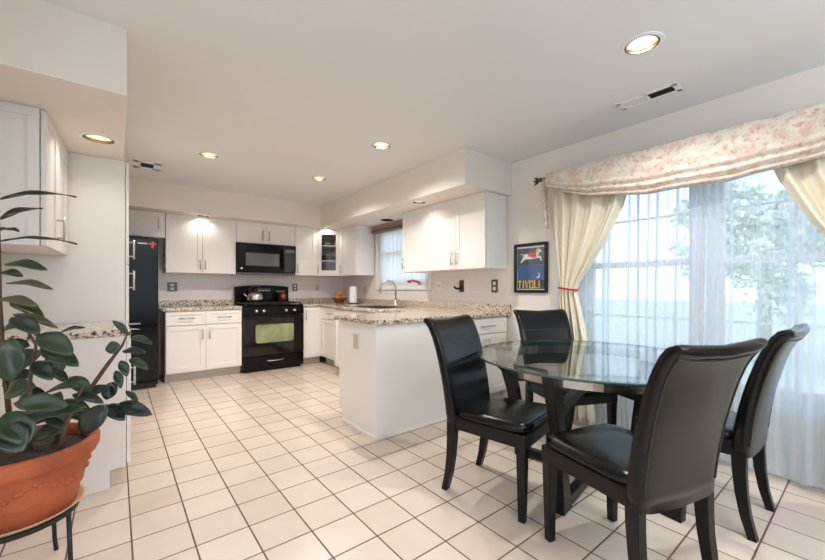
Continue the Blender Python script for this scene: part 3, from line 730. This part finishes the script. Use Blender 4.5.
# ------------------------------------------------------------------ wall plates
def plate(name, label, cat, x, y, z, theta, w_, h_, m, inner, n=2):
    t = thing(name, label, cat, (x, y, z), theta)
    MB().box(-w_/2, w_/2, -0.006, 0, -h_/2, h_/2).build('cover_plate', m, t, bevel=0.002)
    for k in range(n):
        zz = (k-(n-1)/2)*h_*0.4
        MB().box(-w_*0.2, w_*0.2, -0.009, -0.006, zz-h_*0.13, zz+h_*0.13).build('insert', inner, t)
    return t
yw = YB-0.0125
plate('wall_outlet', 'steel-framed outlet between refrigerator and range above the counter', 'outlet', 0.60, yw, 1.18, 0, 0.115, 0.125, M['plate_steel'], M['trimw'])
plate('wall_outlet', 'steel-framed outlet just right of the range', 'outlet', 2.30, yw, 1.175, 0, 0.078, 0.125, M['plate_steel'], M['trimw'])
plate('wall_outlet', 'small beige outlet left of the fruit bowl', 'outlet', 2.69, yw, 1.17, 0, 0.07, 0.10, M['plate_beige'], M['plate_beige'])
xw = XR-0.0105
plate('wall_outlet', 'beige outlet between paper towels and faucet', 'outlet', xw, 5.25, 1.14, -PI/2, 0.07, 0.115, M['plate_beige'], M['plate_beige'])
plate('light_switch', 'pale switch plate at the lower right of the sink window', 'switch', xw, 3.46, 1.19, -PI/2, 0.10, 0.115, M['trimw'], M['plate_beige'], 1)
plate('light_switch', 'steel switch plate under the cabinets near the framed poster', 'switch', xw, 2.58, 1.185, -PI/2, 0.085, 0.14, M['plate_steel'], M['trimw'])
t = plate('phone_jack', 'steel plate with a black hook under the cabinets', 'wall jack', xw, 3.07, 1.185, -PI/2, 0.075, 0.14, M['plate_steel'], M['dark'], 1)
MB().tube([(0, -0.006, -0.02), (-0.01, -0.04, -0.03), (-0.03, -0.07, -0.025), (-0.05, -0.075, -0.005)], 0.013).build('hook', M['black_matte'], t, smooth=True)
plate('wall_outlet', 'beige outlet on the white end of the peninsula', 'outlet', 1.5595, 2.71, 0.72, -PI/2, 0.075, 0.125, M['plate_beige'], M['plate_beige'])

# ------------------------------------------------------------------ framed poster
PYc, PZ, PWd, PH = 2.138, 1.36, 0.372, 0.485
t = thing('framed_poster', 'black-framed poster of a leaping white horse beside the curtains', 'picture', (XR-0.001, PYc, PZ), -PI/2)
b = MB(); f = 0.028; a, c = PWd/2, PH/2
b.box(-a, -a+f, -0.025, 0, -c, c).box(a-f, a, -0.025, 0, -c, c).box(-a+f, a-f, -0.025, 0, -c, -c+f).box(-a+f, a-f, -0.025, 0, c-f, c)
b.build('frame', M['frame_black'], t, bevel=0.003)
x0, x1, z0, z1 = -a+f, a-f, -c+f, c-f
s = MB().box(x0, x1, -0.010, -0.004, z0, z1).build('print', M['p_white'], t)
y = -0.0105
MB().box(x0+0.006, x1-0.006, y, -0.0100, z0+0.10, 0.03).build('blue_field', M['poster_blue'], s)
MB().box(x0+0.006, x1-0.006, y, -0.0100, 0.0305, z1-0.018).build('night_field', M['poster_grey'], s)
MB().box(x0+0.006, x1-0.006, y, -0.0100, z0+0.008, z0+0.0995).build('title_band', M['p_dark'], s)
def flat(name, outline, m, yy): return MB().loft([[(x, yy, z) for x, z in outline], [(x, yy-0.0006, z) for x, z in outline]]).build(name, m, s)
# a simple leaping horse
horse = [(-0.075, 0.135), (-0.03, 0.142), (0.03, 0.135), (0.06, 0.150), (0.075, 0.178), (0.09, 0.188), (0.118, 0.165), (0.122, 0.150), (0.105, 0.152), (0.092, 0.135), (0.085, 0.112), (0.112, 0.108), (0.122, 0.085), (0.118, 0.064), (0.108, 0.066), (0.108, 0.084), (0.098, 0.094), (0.055, 0.092), (0.0, 0.086), (-0.05, 0.088), (-0.082, 0.074), (-0.100, 0.052), (-0.116, 0.058), (-0.098, 0.082), (-0.088, 0.105)]
flat('horse', horse, M['p_white'], y)
flat('saddle', [(-0.03, 0.145), (0.035, 0.14), (0.062, 0.148), (0.07, 0.105), (0.03, 0.095), (0.0, 0.11), (-0.02, 0.108)], M['p_red'], y-0.0008)
flat('mane', [(0.055, 0.148), (0.07, 0.184), (0.088, 0.192), (0.086, 0.160), (0.074, 0.138)], M['p_gold'], y-0.0008)
flat('tail', [(-0.072, 0.137), (-0.098, 0.150), (-0.126, 0.140), (-0.108, 0.136), (-0.086, 0.122)], mat('print_tan', (200, 158, 130), 0.5, noise=0.05), y-0.0008)
moon = [(0.078+0.026*math.cos(q), -0.075+0.026*math.sin(q)) for q in [math.radians(-120+i*20) for i in range(12)]] + [(0.069+0.024*math.cos(q), -0.068+0.024*math.sin(q)) for q in [math.radians(80-i*20) for i in range(9)]]
flat('moon', moon, M['p_white'], y)
# lettering
LH = 0.078; lz = z0+0.014
def bars(name, quads):
    b = MB()
    for q in quads: b.loft([[(x, y, z) for x, z in q], [(x, y-0.0006, z) for x, z in q]])
    b.build(name, M['p_gold'], s)
def R(x_, z_, w_, h_): return [(x_, z_), (x_+w_, z_), (x_+w_, z_+h_), (x_, z_+h_)]
lx = x0+0.012; adv = 0.0485; sw = 0.015
bars('letter', [R(lx, lz+LH-0.015, 0.044, 0.015), R(lx+0.0145, lz, sw, LH-0.0152)])                     # T
bars('letter', [R(lx+adv+0.008, lz, sw, LH)])                                                            # I
vx = lx+adv*1.62
bars('letter', [[(vx, lz+LH), (vx+0.015, lz+LH), (vx+0.029, lz), (vx+0.019, lz)], [(vx+0.0305, lz), (vx+0.0292, lz), (vx+0.0345, lz+LH), (vx+0.0485, lz+LH)]])   # V
ox = lx+adv*2.72
bars('letter', [R(ox, lz, 0.013, LH), R(ox+0.034, lz, 0.013, LH), R(ox+0.0131, lz, 0.0208, 0.012), R(ox+0.0131, lz+LH-0.012, 0.0208, 0.012)])  # O
qx = lx+adv*3.80
bars('letter', [R(qx, lz, sw, LH), R(qx+sw+0.0001, lz, 0.024, 0.013)])                                   # L
bars('letter', [R(qx+0.050, lz, sw, LH)])                                                                # I
MB().box(x0, x1, -0.0165, -0.0155, z0, z1).build('glazing', M['pane'], t)

# ------------------------------------------------------------------ curtains
XC = 3.105
def sheer(name, label, ya, yb, seed, x=XC, z0=0.035, z1=2.13, m='sheer', amp=0.040, dens=1.0):
    rnd = random.Random(seed)
    ph = [rnd.random()*6.28 for _ in range(5)]
    n = int(abs(yb-ya)*130)
    def f(u, v):
        y = ya+(yb-ya)*u; z = z1+(z0-z1)*v
        s = (yb-ya)*u*dens
        g = math.sin(s*43+ph[0]+1.6*math.sin(s*6+ph[1]))*0.9*(0.55+0.45*math.sin(s*9+ph[4])) + 0.3*math.sin(s*97+ph[2]) + 0.5*math.sin(s*17+ph[3])
        a = amp*(0.75+0.4*v)
        return (x+a*g*0.6, y+0.008*math.sin(z*3+ph[4]), z)
    o = MB().grid(n, 14, f).build(name, M[m], smooth=True)
    return tag(o, label, 'sheer curtain')
sheer('sheer_curtain', 'left white sheer panel hanging behind the tied drape with red cord', 1.80, 0.757, 2)
sheer('sheer_curtain', 'right white sheer panel hanging behind the chairs near the far right', 0.753, -0.40, 4)
sheer('sheer_curtain', 'short white sheer in the kitchen window above the sink', 4.84, 3.67, 9, x=XR+0.008, z0=1.225, z1=2.03, m='sheer2', amp=0.008, dens=1.4)

t = thing('curtain_rod', 'bronze curtain rod with leaf finial above the dining window', 'curtain rod', (XC-0.065, 0.735, 2.150))
MB().tube([(0, -1.19, 0), (0, 1.19, 0)], 0.012, 12).build('rod', M['bronze'], t, smooth=True)
for s in (-1, 1):
    b = MB(); b.ball((0, s*1.195, 0), 0.02)
    for a in (-0.5, 0, 0.5): b.tube([(0, s*1.205, 0), (0, s*(1.24), 0.035*a*1.2), (0, s*(1.28-abs(a)*0.03), 0.075*a)], [0.006, 0.013, 0.002], 8)
    b.build('finial', M['bronze'], t, smooth=True)
    MB().box(-0.008, XR-0.001-XC+0.065, s*1.155-0.008, s*1.155+0.008, -0.012, 0.004).build('bracket', M['bronze'], t)

def drape(label, mirror, seed):
    ctr = 0.80 if mirror else 0.735
    rnd = random.Random(seed)
    keys = [(a, c*0.9635, e*0.9635) for a, c, e in [(2.165, 1.88, 1.20), (2.0, 1.875, 1.215), (1.80, 1.865, 1.275), (1.55, 1.845, 1.40), (1.35, 1.82, 1.53), (1.22, 1.805, 1.625), (1.155, 1.80, 1.655), (1.09, 1.80, 1.645), (0.95, 1.80, 1.61), (0.7, 1.79, 1.56), (0.4, 1.785, 1.53), (0.05, 1.78, 1.50)]]
    def at(z):
        for (za, a0, a1), (zb, b0, b1) in zip(keys[:-1], keys[1:]):
            if za >= z >= zb:
                k = (za-z)/(za-zb); return a0+(b0-a0)*k, a1+(b1-a1)*k
        return keys[-1][1:]
    p1, p2 = rnd.random()*6, rnd.random()*6
    def f(u, v):
        z = 2.165+(0.05-2.165)*v
        l, r = at(z)
        y = l+(r-l)*u
        wd = abs(l-r); tight = max(0.0, 1-abs(z-1.155)/0.35)
        g = math.sin(u*2*PI*4.2+p1+0.9*math.sin(u*7+p2)) + 0.4*math.sin(u*2*PI*9.5+p2+z*0.6)
        x = 3.035+0.024*g*(1-0.35*tight)
        if mirror: y = 2*ctr-y
        return (x, y, z)
    root = thing('drape', label, 'curtain', (3.035, (1.75 if not mirror else 2*ctr-1.75), 0.05))
    L0 = Vector(root.location)
    MB().grid(90, 40, lambda u, v: Vector(f(u, v))-L0).build('curtain_panel', M['drape'], root, smooth=True, solid=0.003)
    y0, y1 = at(1.155)
    pts = []
    for k in range(25):
        a = 2*PI*k/24
        y = (y0+y1)/2+(abs(y0-y1)/2+0.012)*math.cos(a)
        if mirror: y = 2*ctr-y
        pts.append(Vector((3.035+0.043*math.sin(a), y, 1.155-0.012*math.cos(a)*0+0.010*math.cos(a)))-L0)
    MB().tube(pts, 0.009, 8, cap=False).build('tie_cord', M['red'], root, smooth=True)
drape('cream drape tied back with a red cord beside the framed poster', False, 1)
drape('cream drape at the far right edge behind the floral swag', True, 2)

# floral swag
t = thing('swag_valance', 'floral pink and cream swag draped along the curtain rod', 'valance', (XC-0.09, 0.76, 2.2))
def swag(u, v):
    y = 1.815-2.17*u
    k = (y-0.73)/1.085
    zt = 2.165-0.02*u; zb = 1.832+0.205*abs(k)**2.4
    z = zt+(zb-zt)*v
    low = max(0, (v-0.55)/0.45)
    fold = 0.020*math.sin(v*v*26-2.2*k*k*v)*(0.15+1.0*low) + 0.006*math.sin(u*60+v*5)
    x = 2.975-0.055*math.sin(PI*min(1, v*0.85+0.1))+fold
    return Vector((x, y, z+0.012*math.sin(u*31)*v*0.4))-Vector(t.location)
MB().grid(90, 36, swag).build('swag_cloth', M['floral'], t, smooth=True, solid=0.004)
def tail(u, v):
    z = 2.15-0.44*v
    y = 1.90-(0.07+0.01*v)*u+0.01*math.sin(v*5)
    return Vector((3.015+0.02*math.sin(u*2*PI*1.7+v), y, z-0.03*u))-Vector(t.location)
MB().grid(16, 16, tail).build('swag_tail', M['floral'], t, smooth=True, solid=0.004)

# shade over the kitchen window
t = thing('roman_shade', 'taupe folded shade at the top of the sink window', 'window shade', (XR-0.06, 4.26, 2.04))
MB().box(-0.03, 0.035, -0.45, 0.66, 0.035, 0.0795).build('headrail', M['shade'], t, bevel=0.004)
for k in range(2): MB().box(-0.045+0.008*k, 0.035, -0.45, 0.66, 0.001-0.04*k-0.034*0, 0.034-0.04*k).build('fold', mat('shade_fold', (150-12*k, 134-10*k, 120-8*k), 0.85, noise=0.12, nscale=12), t, bevel=0.008)

# ------------------------------------------------------------------ dining table
TC = (2.27, 1.10); TR = 0.69; TZ = 0.75
t = thing('dining_table', 'round glass-topped dining table with dark crossed wooden base', 'table', (TC[0], TC[1], 0))
gt = MB().lathe([(0.0005, TZ-0.012), (TR-0.003, TZ-0.012), (TR-0.003, TZ), (0.0005, TZ)], 96).build('glass_top', M['glass'], t)
MB().lathe([(TR-0.003, TZ-0.012), (TR, TZ-0.010), (TR, TZ-0.002), (TR-0.003, TZ)], 96).build('polished_edge', M['glass_edge'], gt, smooth=True)
MB().lathe([(0.535, 0.672), (0.565, 0.672), (0.565, 0.732), (0.535, 0.732), (0.535, 0.672)], 80).build('support_ring', M['ring'], t)
for deg in (189, 262, 349, 97):
    a = math.radians(deg); ca, sa = math.cos(a), math.sin(a)
    def P(r, s, z): return (r*ca-s*sa, r*sa+s*ca, z)
    rings = []
    for z, rc, hr, hs in ((0, 0.445, 0.055, 0.026), (0.06, 0.452, 0.05, 0.026), (0.25, 0.485, 0.042, 0.026), (0.45, 0.525, 0.042, 0.026), (0.62, 0.575, 0.05, 0.026), (0.735, 0.615, 0.048, 0.026)):
        rings.append([P(rc-hr, -hs, z), P(rc+hr, -hs, z), P(rc+hr, hs, z), P(rc-hr, hs, z)])
    leg = MB().loft(rings).build('leg', M['wood'], t, bevel=0.004)
    rings = []
    for i in range(9):
        k = i/8; r = 0.50*(1-k); z = 0.535+0.055*math.sin(k*PI/2)
        rings.append([P(r, -0.021, z-0.026), P(r, 0.021, z-0.026), P(r, 0.021, z+0.026), P(r, -0.021, z+0.026)])
    MB().loft(rings).build('arm', M['wood'], t, bevel=0.003)
    rings = []
    for i in range(6):
        k = i/5; r = 0.42*(1-k)
        rings.append([P(r, -0.024, 0.012), P(r, 0.024, 0.012), P(r, 0.024, 0.065), P(r, -0.024, 0.065)])
    MB().loft(rings).build('foot_rail', M['wood'], t, bevel=0.003)
MB().lathe([(0.0005, 0.56), (0.05, 0.56), (0.05, 0.625), (0.0005, 0.625)], 24).build('hub', M['wood'], t)

# ------------------------------------------------------------------ chairs
def make_chair(label):
    t = thing('dining_chair', label, 'chair', (0, 0, 0), 0, 'leather chairs around the glass table')
    # seat frame
    MB().prism([(-0.225, 0.225), (0.225, 0.225), (0.205, -0.215), (-0.205, -0.215)], 0.365, 0.435).build('seat_frame', M['wood'], t, bevel=0.006)
    # cushion
    rings = []
    for z, k in ((0.436, 0.985), (0.45, 1.0), (0.466, 0.985), (0.478, 0.93), (0.486, 0.80), (0.491, 0.5), (0.493, 0.12)):
        ring = []
        for i in range(40):
            a = 2*PI*i/40; cx, cy = math.cos(a), math.sin(a)
            sx = math.copysign(abs(cx)**0.28, cx); sy = math.copysign(abs(cy)**0.28, cy)
            wd = 0.216+0.012*sy
            ring.append((sx*wd*k, 0.005+sy*0.222*k, z+0.006*(sy if k < 1 else 0)))
        rings.append(ring)
    MB().loft(rings).build('seat', M['leather'], t, smooth=True)
    # backrest: lofted rounded slab, concave across, rolled back at the top
    prof = [(0.375, -0.225, 0.074), (0.43, -0.226, 0.076), (0.50, -0.233, 0.074), (0.58, -0.245, 0.070), (0.66, -0.260, 0.066), (0.74, -0.279, 0.062), (0.82, -0.302, 0.058), (0.885, -0.326, 0.055), (0.932, -0.350, 0.054), (0.957, -0.370, 0.052), (0.966, -0.388, 0.046)]
    rings = []; n = 44
    rear = []
    def tang(i):
        a, b_ = prof[max(0, i-1)], prof[min(len(prof)-1, i+1)]
        d = Vector((0, b_[1]-a[1], b_[0]-a[0])).normalized(); return d, Vector((0, d.z, -d.y))
    for i, (z, y, th) in enumerate(prof):
        s = (z-0.375)/0.585
        d, nrm = tang(i)
        hw = 0.212+0.022*s
        conc = 0.020*min(1, s*1.6)
        ring = []
        for k in range(n):
            a = 2*PI*k/n; cx, cy = math.cos(a), math.sin(a)
            sx = math.copysign(abs(cx)**0.22, cx); sy = math.copysign(abs(cy)**0.45, cy)
            x = sx*hw
            off = sy*th/2 - conc*(1-(x/hw)**2)
            p = Vector((x, y, z)) + nrm*off
            if i == 0: p.z -= 0.018*(1-(x/hw)**2)
            ring.append(p)
        rings.append(ring)
        if i >= 1:
            q = (hw-0.018)/hw; qc = q**(1/0.22); off = (1-qc*qc)**0.225*th/2 + conc*(1-q*q) + 0.0008
            rear.append((Vector((hw-0.018, y, z)) - nrm*off, Vector((-hw+0.018, y, z)) - nrm*off, y, z, nrm, hw, conc, th))
    # rounded top cap
    z, y, th = prof[-1]; d, nrm = tang(len(prof)-1)
    last = rings[-1]; c0 = sum(last, Vector())/len(last)
    for k, (sc_, up) in enumerate(((0.92, 0.010), (0.75, 0.016), (0.45, 0.019))):
        ring = []
        for p in last:
            q = p.copy(); 
            rel = (p-Vector((p.x, y, z))).dot(nrm)+0.020*(1-(p.x/0.234)**2)
            q -= nrm*rel*(1-sc_); q.x *= 1-0.010*(k+1)*0.5
            q += d*up
            ring.append(q)
        rings.append(ring)
    back = MB().loft(rings).build('backrest', M['leather'], t, smooth=True)
    # piping around the rear panel
    left = [r[1] for r in rear]; right = [r[0] for r in rear]
    top = []
    _, _, y, z, nrm, hw, conc, th = rear[-2]
    for i in range(1, 10):
        x = -hw+0.018+(2*hw-0.036)*i/10; q = abs(x)/hw; qc = q**(1/0.22)
        top.append(Vector((x, y, z))-nrm*((1-qc*qc)**0.225*th/2+conc*(1-q*q)+0.0008))
    MB().tube(left[:-1]+top+right[:-1][::-1], 0.0038, 6).build('piping', M['piping'], back, smooth=True)
    # stitched seam across the front of the back
    z, y, th = prof[6]; d, nrm = tang(6); hw = 0.212+0.022*(z-0.375)/0.585
    sm = []
    for i in range(13):
        x = -hw+0.02+(2*hw-0.04)*i/12; q = abs(x)/hw; qc = q**(1/0.22)
        sm.append(Vector((x, y, z))+nrm*((1-qc*qc)**0.225*th/2-0.020*(1-q*q)))
    MB().tube(sm, 0.003, 6).build('seam', M['piping'], back, smooth=True)
    # legs
    for s in (-1, 1):
        rings = []
        for z, h in ((0.0, 0.017), (0.36, 0.024), (0.40, 0.024)):
            c = Vector((s*0.198, 0.197, z)); rings.append([c+Vector((-h, -h, 0)), c+Vector((h, -h, 0)), c+Vector((h, h, 0)), c+Vector((-h, h, 0))])
        MB().loft(rings).build('leg', M['wood'], t, bevel=0.003)
        rings = []
        for z, y, h in ((0.0, -0.272, 0.017), (0.10, -0.246, 0.020), (0.20, -0.231, 0.023), (0.30, -0.224, 0.026), (0.40, -0.222, 0.028)):
            c = Vector((s*0.192, y, z)); rings.append([c+Vector((-0.021, -h, 0)), c+Vector((0.021, -h, 0)), c+Vector((0.021, h, 0)), c+Vector((-0.021, h, 0))])
        MB().loft(rings).build('leg', M['wood'], t, bevel=0.003)
    return t
chair = make_chair('black leather dining chair at left, in front of the white peninsula')
CH = [((1.737, 1.339), (0.197, -0.980), None),
      ((2.62, 1.43), (-0.42, -0.91), 'black leather dining chair tucked in beyond the glass, under the framed poster'),
      ((1.699, 0.702), (0.286, 0.958), 'nearest black leather dining chair, seen from behind in the foreground'),
      ((2.495, 0.630), (0.02, 1.0), 'black leather dining chair at far right, closest to the sheer curtains')]
for i, ((x, y), f, lab) in enumerate(CH):
    o = chair if i == 0 else copy_tree(chair)
    if lab: o['label'] = lab
    o.location = (x, y, 0); o.rotation_euler = (0, 0, math.atan2(-f[0], f[1]))

# ------------------------------------------------------------------ rubber plant in a terracotta pot on a stand
PX, PYY = -0.30, 2.11
t = thing('plant_stand', 'low black metal ring stand under the terracotta pot', 'plant stand', (PX, PYY, 0))
zst = 0.275
b = MB(); b.lathe([(0.165, zst-0.018), (0.180, zst-0.018), (0.180, zst), (0.165, zst), (0.165, zst-0.018)], 40); b.build('ring', M['black_matte'], t)
b = MB(); b.box(-0.17, 0.17, -0.009, 0.009, zst-0.016, zst-0.001).box(-0.009, 0.009, -0.17, 0.17, zst-0.016, zst-0.001); b.build('cross_bar', M['black_matte'], t)
for k in range(4):
    a = PI/4*1.35+k*PI/2
    MB().tube([(0.174*math.cos(a), 0.174*math.sin(a), zst-0.006), (0.182*math.cos(a), 0.182*math.sin(a), 0.06), (0.192*math.cos(a), 0.192*math.sin(a), 0.0)], 0.008, 8).build('leg', M['black_matte'], t, smooth=True)
o = MB().lathe([(0.0005, 0), (0.172, 0), (0.198, 0.018), (0.200, 0.022), (0.190, 0.020), (0.168, 0.006), (0.0005, 0.006)], 44).build('saucer', mat('saucer_clay', (196, 160, 128), 0.7, noise=0.1), smooth=True)
o.location = (PX, PYY, zst+0.0005); tag(o, 'pale clay saucer between terracotta pot and black stand', 'saucer')
zp = zst+0.0075
t = thing('potted_rubber_plant', 'leafy rubber plant in a large terracotta pot at left', 'plant', (PX, PYY, zp))
ph = 0.265
pot = MB().lathe([(0.0005, 0), (0.166, 0), (0.173, 0.006), (0.186, 0.07), (0.194, 0.08), (0.194, 0.088), (0.203, 0.13), (0.214, 0.172), (0.222, 0.192), (0.236, 0.200), (0.246, 0.222), (0.248, ph-0.012), (0.241, ph), (0.224, ph), (0.217, ph-0.03), (0.20, 0.19), (0.0005, 0.19)], 64).build('pot', M['terra'], t, smooth=True)
b = MB()
rnd = random.Random(11)
for k in range(26):      # moulded garland around the pot
    a = 2*PI*k/26; z = 0.138+0.018*math.cos(k*2*PI/26*5)
    r = 0.186+(z-0.07)*0.24
    for q in range(3):
        b.ball((r*math.cos(a+0.05*q), r*math.sin(a+0.05*q), z+rnd.uniform(-.008, .008)), 0.0115, 0.9, 8)
b.build('garland_relief', M['terra'], pot, smooth=True)
MB().lathe([(0.0005, 0.238), (0.12, 0.235), (0.217, 0.225)], 40).build('soil', M['soil'], t, smooth=True)
cY, sY = math.cos(YAW), math.sin(YAW)
ORG = Vector((PX, PYY, zp))
def W(u, v, d):
    l = (u-412.5)/FPX*d
    return Vector((d*sY+l*cY, d*cY-l*sY, EYE-(v-HOR)/FPX*d))-ORG
D0 = 1.485
stems = [
    [(18, 462, D0+.05, .012), (10, 420, D0+.04, .010), (4, 370, D0+.02, .008), (0, 300, D0, .006), (-1, 240, D0, .005), (-2, 190, D0, .003)],
    [(30, 458, D0+.0, .010), (28, 420, D0-.02, .009), (30, 380, D0-.03, .007), (36, 345, D0-.04, .005), (20, 318, D0-.05, .004)],
    [(52, 450, D0+.06, .011), (66, 422, D0+.06, .010), (88, 392, D0+.07, .009), (108, 364, D0+.08, .008), (122, 346, D0+.08, .005), (128, 332, D0+.08, .003)],
    [(60, 452, D0-.03, .009), (64, 430, D0-.04, .008), (74, 405, D0-.05, .006), (84, 385, D0-.05, .004)],
    [(0, 462, D0-.04, .010), (-14, 420, D0-.05, .009), (-30, 360, D0-.03, .007), (-40, 300, D0, .005)],
]
for s in stems: MB().tube([W(u, v, d) for u, v, d, r in s], [r for *_, r in s], 8).build('stem', M['stem'], t, smooth=True)
def leaf(B, T, w_, face, m, fold=0.16, droop=0.05):
    ax = T-B; Ln = ax.length; ax.normalize()
    view = (Vector((0, 0, EYE))-ORG-(B+T)/2).normalized()
    nrm = Vector((0, 0, 1))*(1-face)+view*face
    nrm = (nrm-ax*nrm.dot(ax)).normalized(); sd = ax.cross(nrm)
    def f(u, v):
        k = 2*v-1
        sh = (math.sin(PI*min(1, u*1.0))**0.62)*(1-0.18*u) if 0 < u < 1 else 0
        sh = max(sh, 0.03 if u < 0.9 else 0.0)
        p = B+ax*(Ln*u)+sd*(k*w_/2*sh)
        p += nrm*(abs(k)*w_*fold*sh - droop*Ln*(2*u-1)**2 + 0.003*math.sin(u*9+k*3))
        return p
    MB().grid(12, 6, f).build('leaf', m, t, smooth=True, solid=0.0015)
LV = [  # base u,v  tip u,v  width px  facing  depth  material
    (0,195,76,193,12,.12,0,'leaf'), (0,217,42,206,12,.12,.03,'leaf_dark'), (-2,229,19,230,10,.2,-.03,'leaf'), (1,237,77,240,9,.06,-.02,'leaf'),
    (3,262,46,268,13,.55,-.05,'leaf'), (-4,272,22,275,12,.5,.03,'leaf'), (5,281,52,287,11,.45,-.06,'leaf_bronze'), (-4,297,38,305,13,.5,-.05,'leaf_bronze'),
    (12,312,57,326,10,.5,-.03,'leaf_bronze'), (11,316,39,333,17,.7,-.09,'leaf_dark'), (56,333,84,326,8,.4,0,'leaf'), (38,333,72,354,21,.75,-.10,'leaf'),
    (40,346,78,365,18,.7,-.06,'leaf'), (11,338,9,383,24,.9,-.14,'leaf'), (33,361,52,379,16,.8,-.08,'leaf_dark'), (50,368,68,382,10,.7,-.02,'leaf'),
    (67,405,12,402,19,.75,-.14,'leaf'), (85,406,22,416,17,.65,-.09,'leaf'), (42,392,79,384,10,.5,-.1,'leaf'), (70,376,90,394,14,.75,-.02,'leaf'),
    (72,393,103,402,11,.6,-.05,'leaf_dark'), (6,412,28,444,28,.9,-.15,'leaf'), (-2,422,22,452,28,.9,-.17,'leaf_dark'), (106,405,80,434,21,.8,-.02,'leaf_dark'),
    (128,334,113,320,7,.6,.08,'leaf'), (130,336,152,343,8,.6,.08,'leaf'), (121,347,105,349,13,.8,.06,'leaf'), (122,350,145,352,9,.6,.08,'leaf_dark'),
    (129,358,148,369,9,.7,.08,'leaf'), (121,360,127,376,9,.8,.06,'leaf'), (113,382,106,400,13,.85,.05,'leaf_dark'), (115,404,151,414,15,.8,.04,'leaf_dark'),
    (107,404,124,420,14,.85,.04,'leaf_dark'), (126,390,138,402,6,.6,.08,'leaf'), (116,370,121,388,8,.7,.07,'leaf'), (60,392,44,420,15,.8,.02,'leaf'),
    (0,330,26,322,16,.6,.02,'leaf_dark'), (2,350,28,345,18,.7,.05,'leaf_dark'), (0,385,30,372,20,.8,.04,'leaf_dark'), (20,395,46,398,18,.8,.06,'leaf_dark'),
    (48,408,66,428,18,.85,.02,'leaf'), (60,400,92,420,18,.8,.03,'leaf'), (14,366,40,352,20,.75,.03,'leaf'), (24,420,58,412,18,.8,.05,'leaf_dark'), (62,372,48,352,15,.7,.03,'leaf_dark'), (78,412,98,420,14,.8,.03,'leaf'), (30,436,62,430,16,.8,.05,'leaf'), (4,392,34,386,20,.8,-.02,'leaf'), (10,300,44,318,14,.5,.03,'leaf'), (86,396,108,386,11,.7,.02,'leaf_dark'), (-10,360,-30,385,22,.8,-.05,'leaf'), (-12,410,-40,430,24,.8,-.08,'leaf_dark'), (-30,350,-5,338,18,.6,.03,'leaf'),
    (-34,330,-60,345,18,.6,.0,'leaf'), (-40,300,-20,285,14,.4,.0,'leaf'), (-40,300,-66,290,14,.4,.02,'leaf'), (0,250,-36,262,13,.4,.03,'leaf'), (0,210,-40,204,13,.3,.0,'leaf'), 
]
for u0, v0, u1, v1, wp, fc, dd, m_ in LV:
    d = D0+dd
    leaf(W(u0, v0, d+.01), W(u1, v1, d-.01), wp*d/FPX*1.08, fc, M[m_])
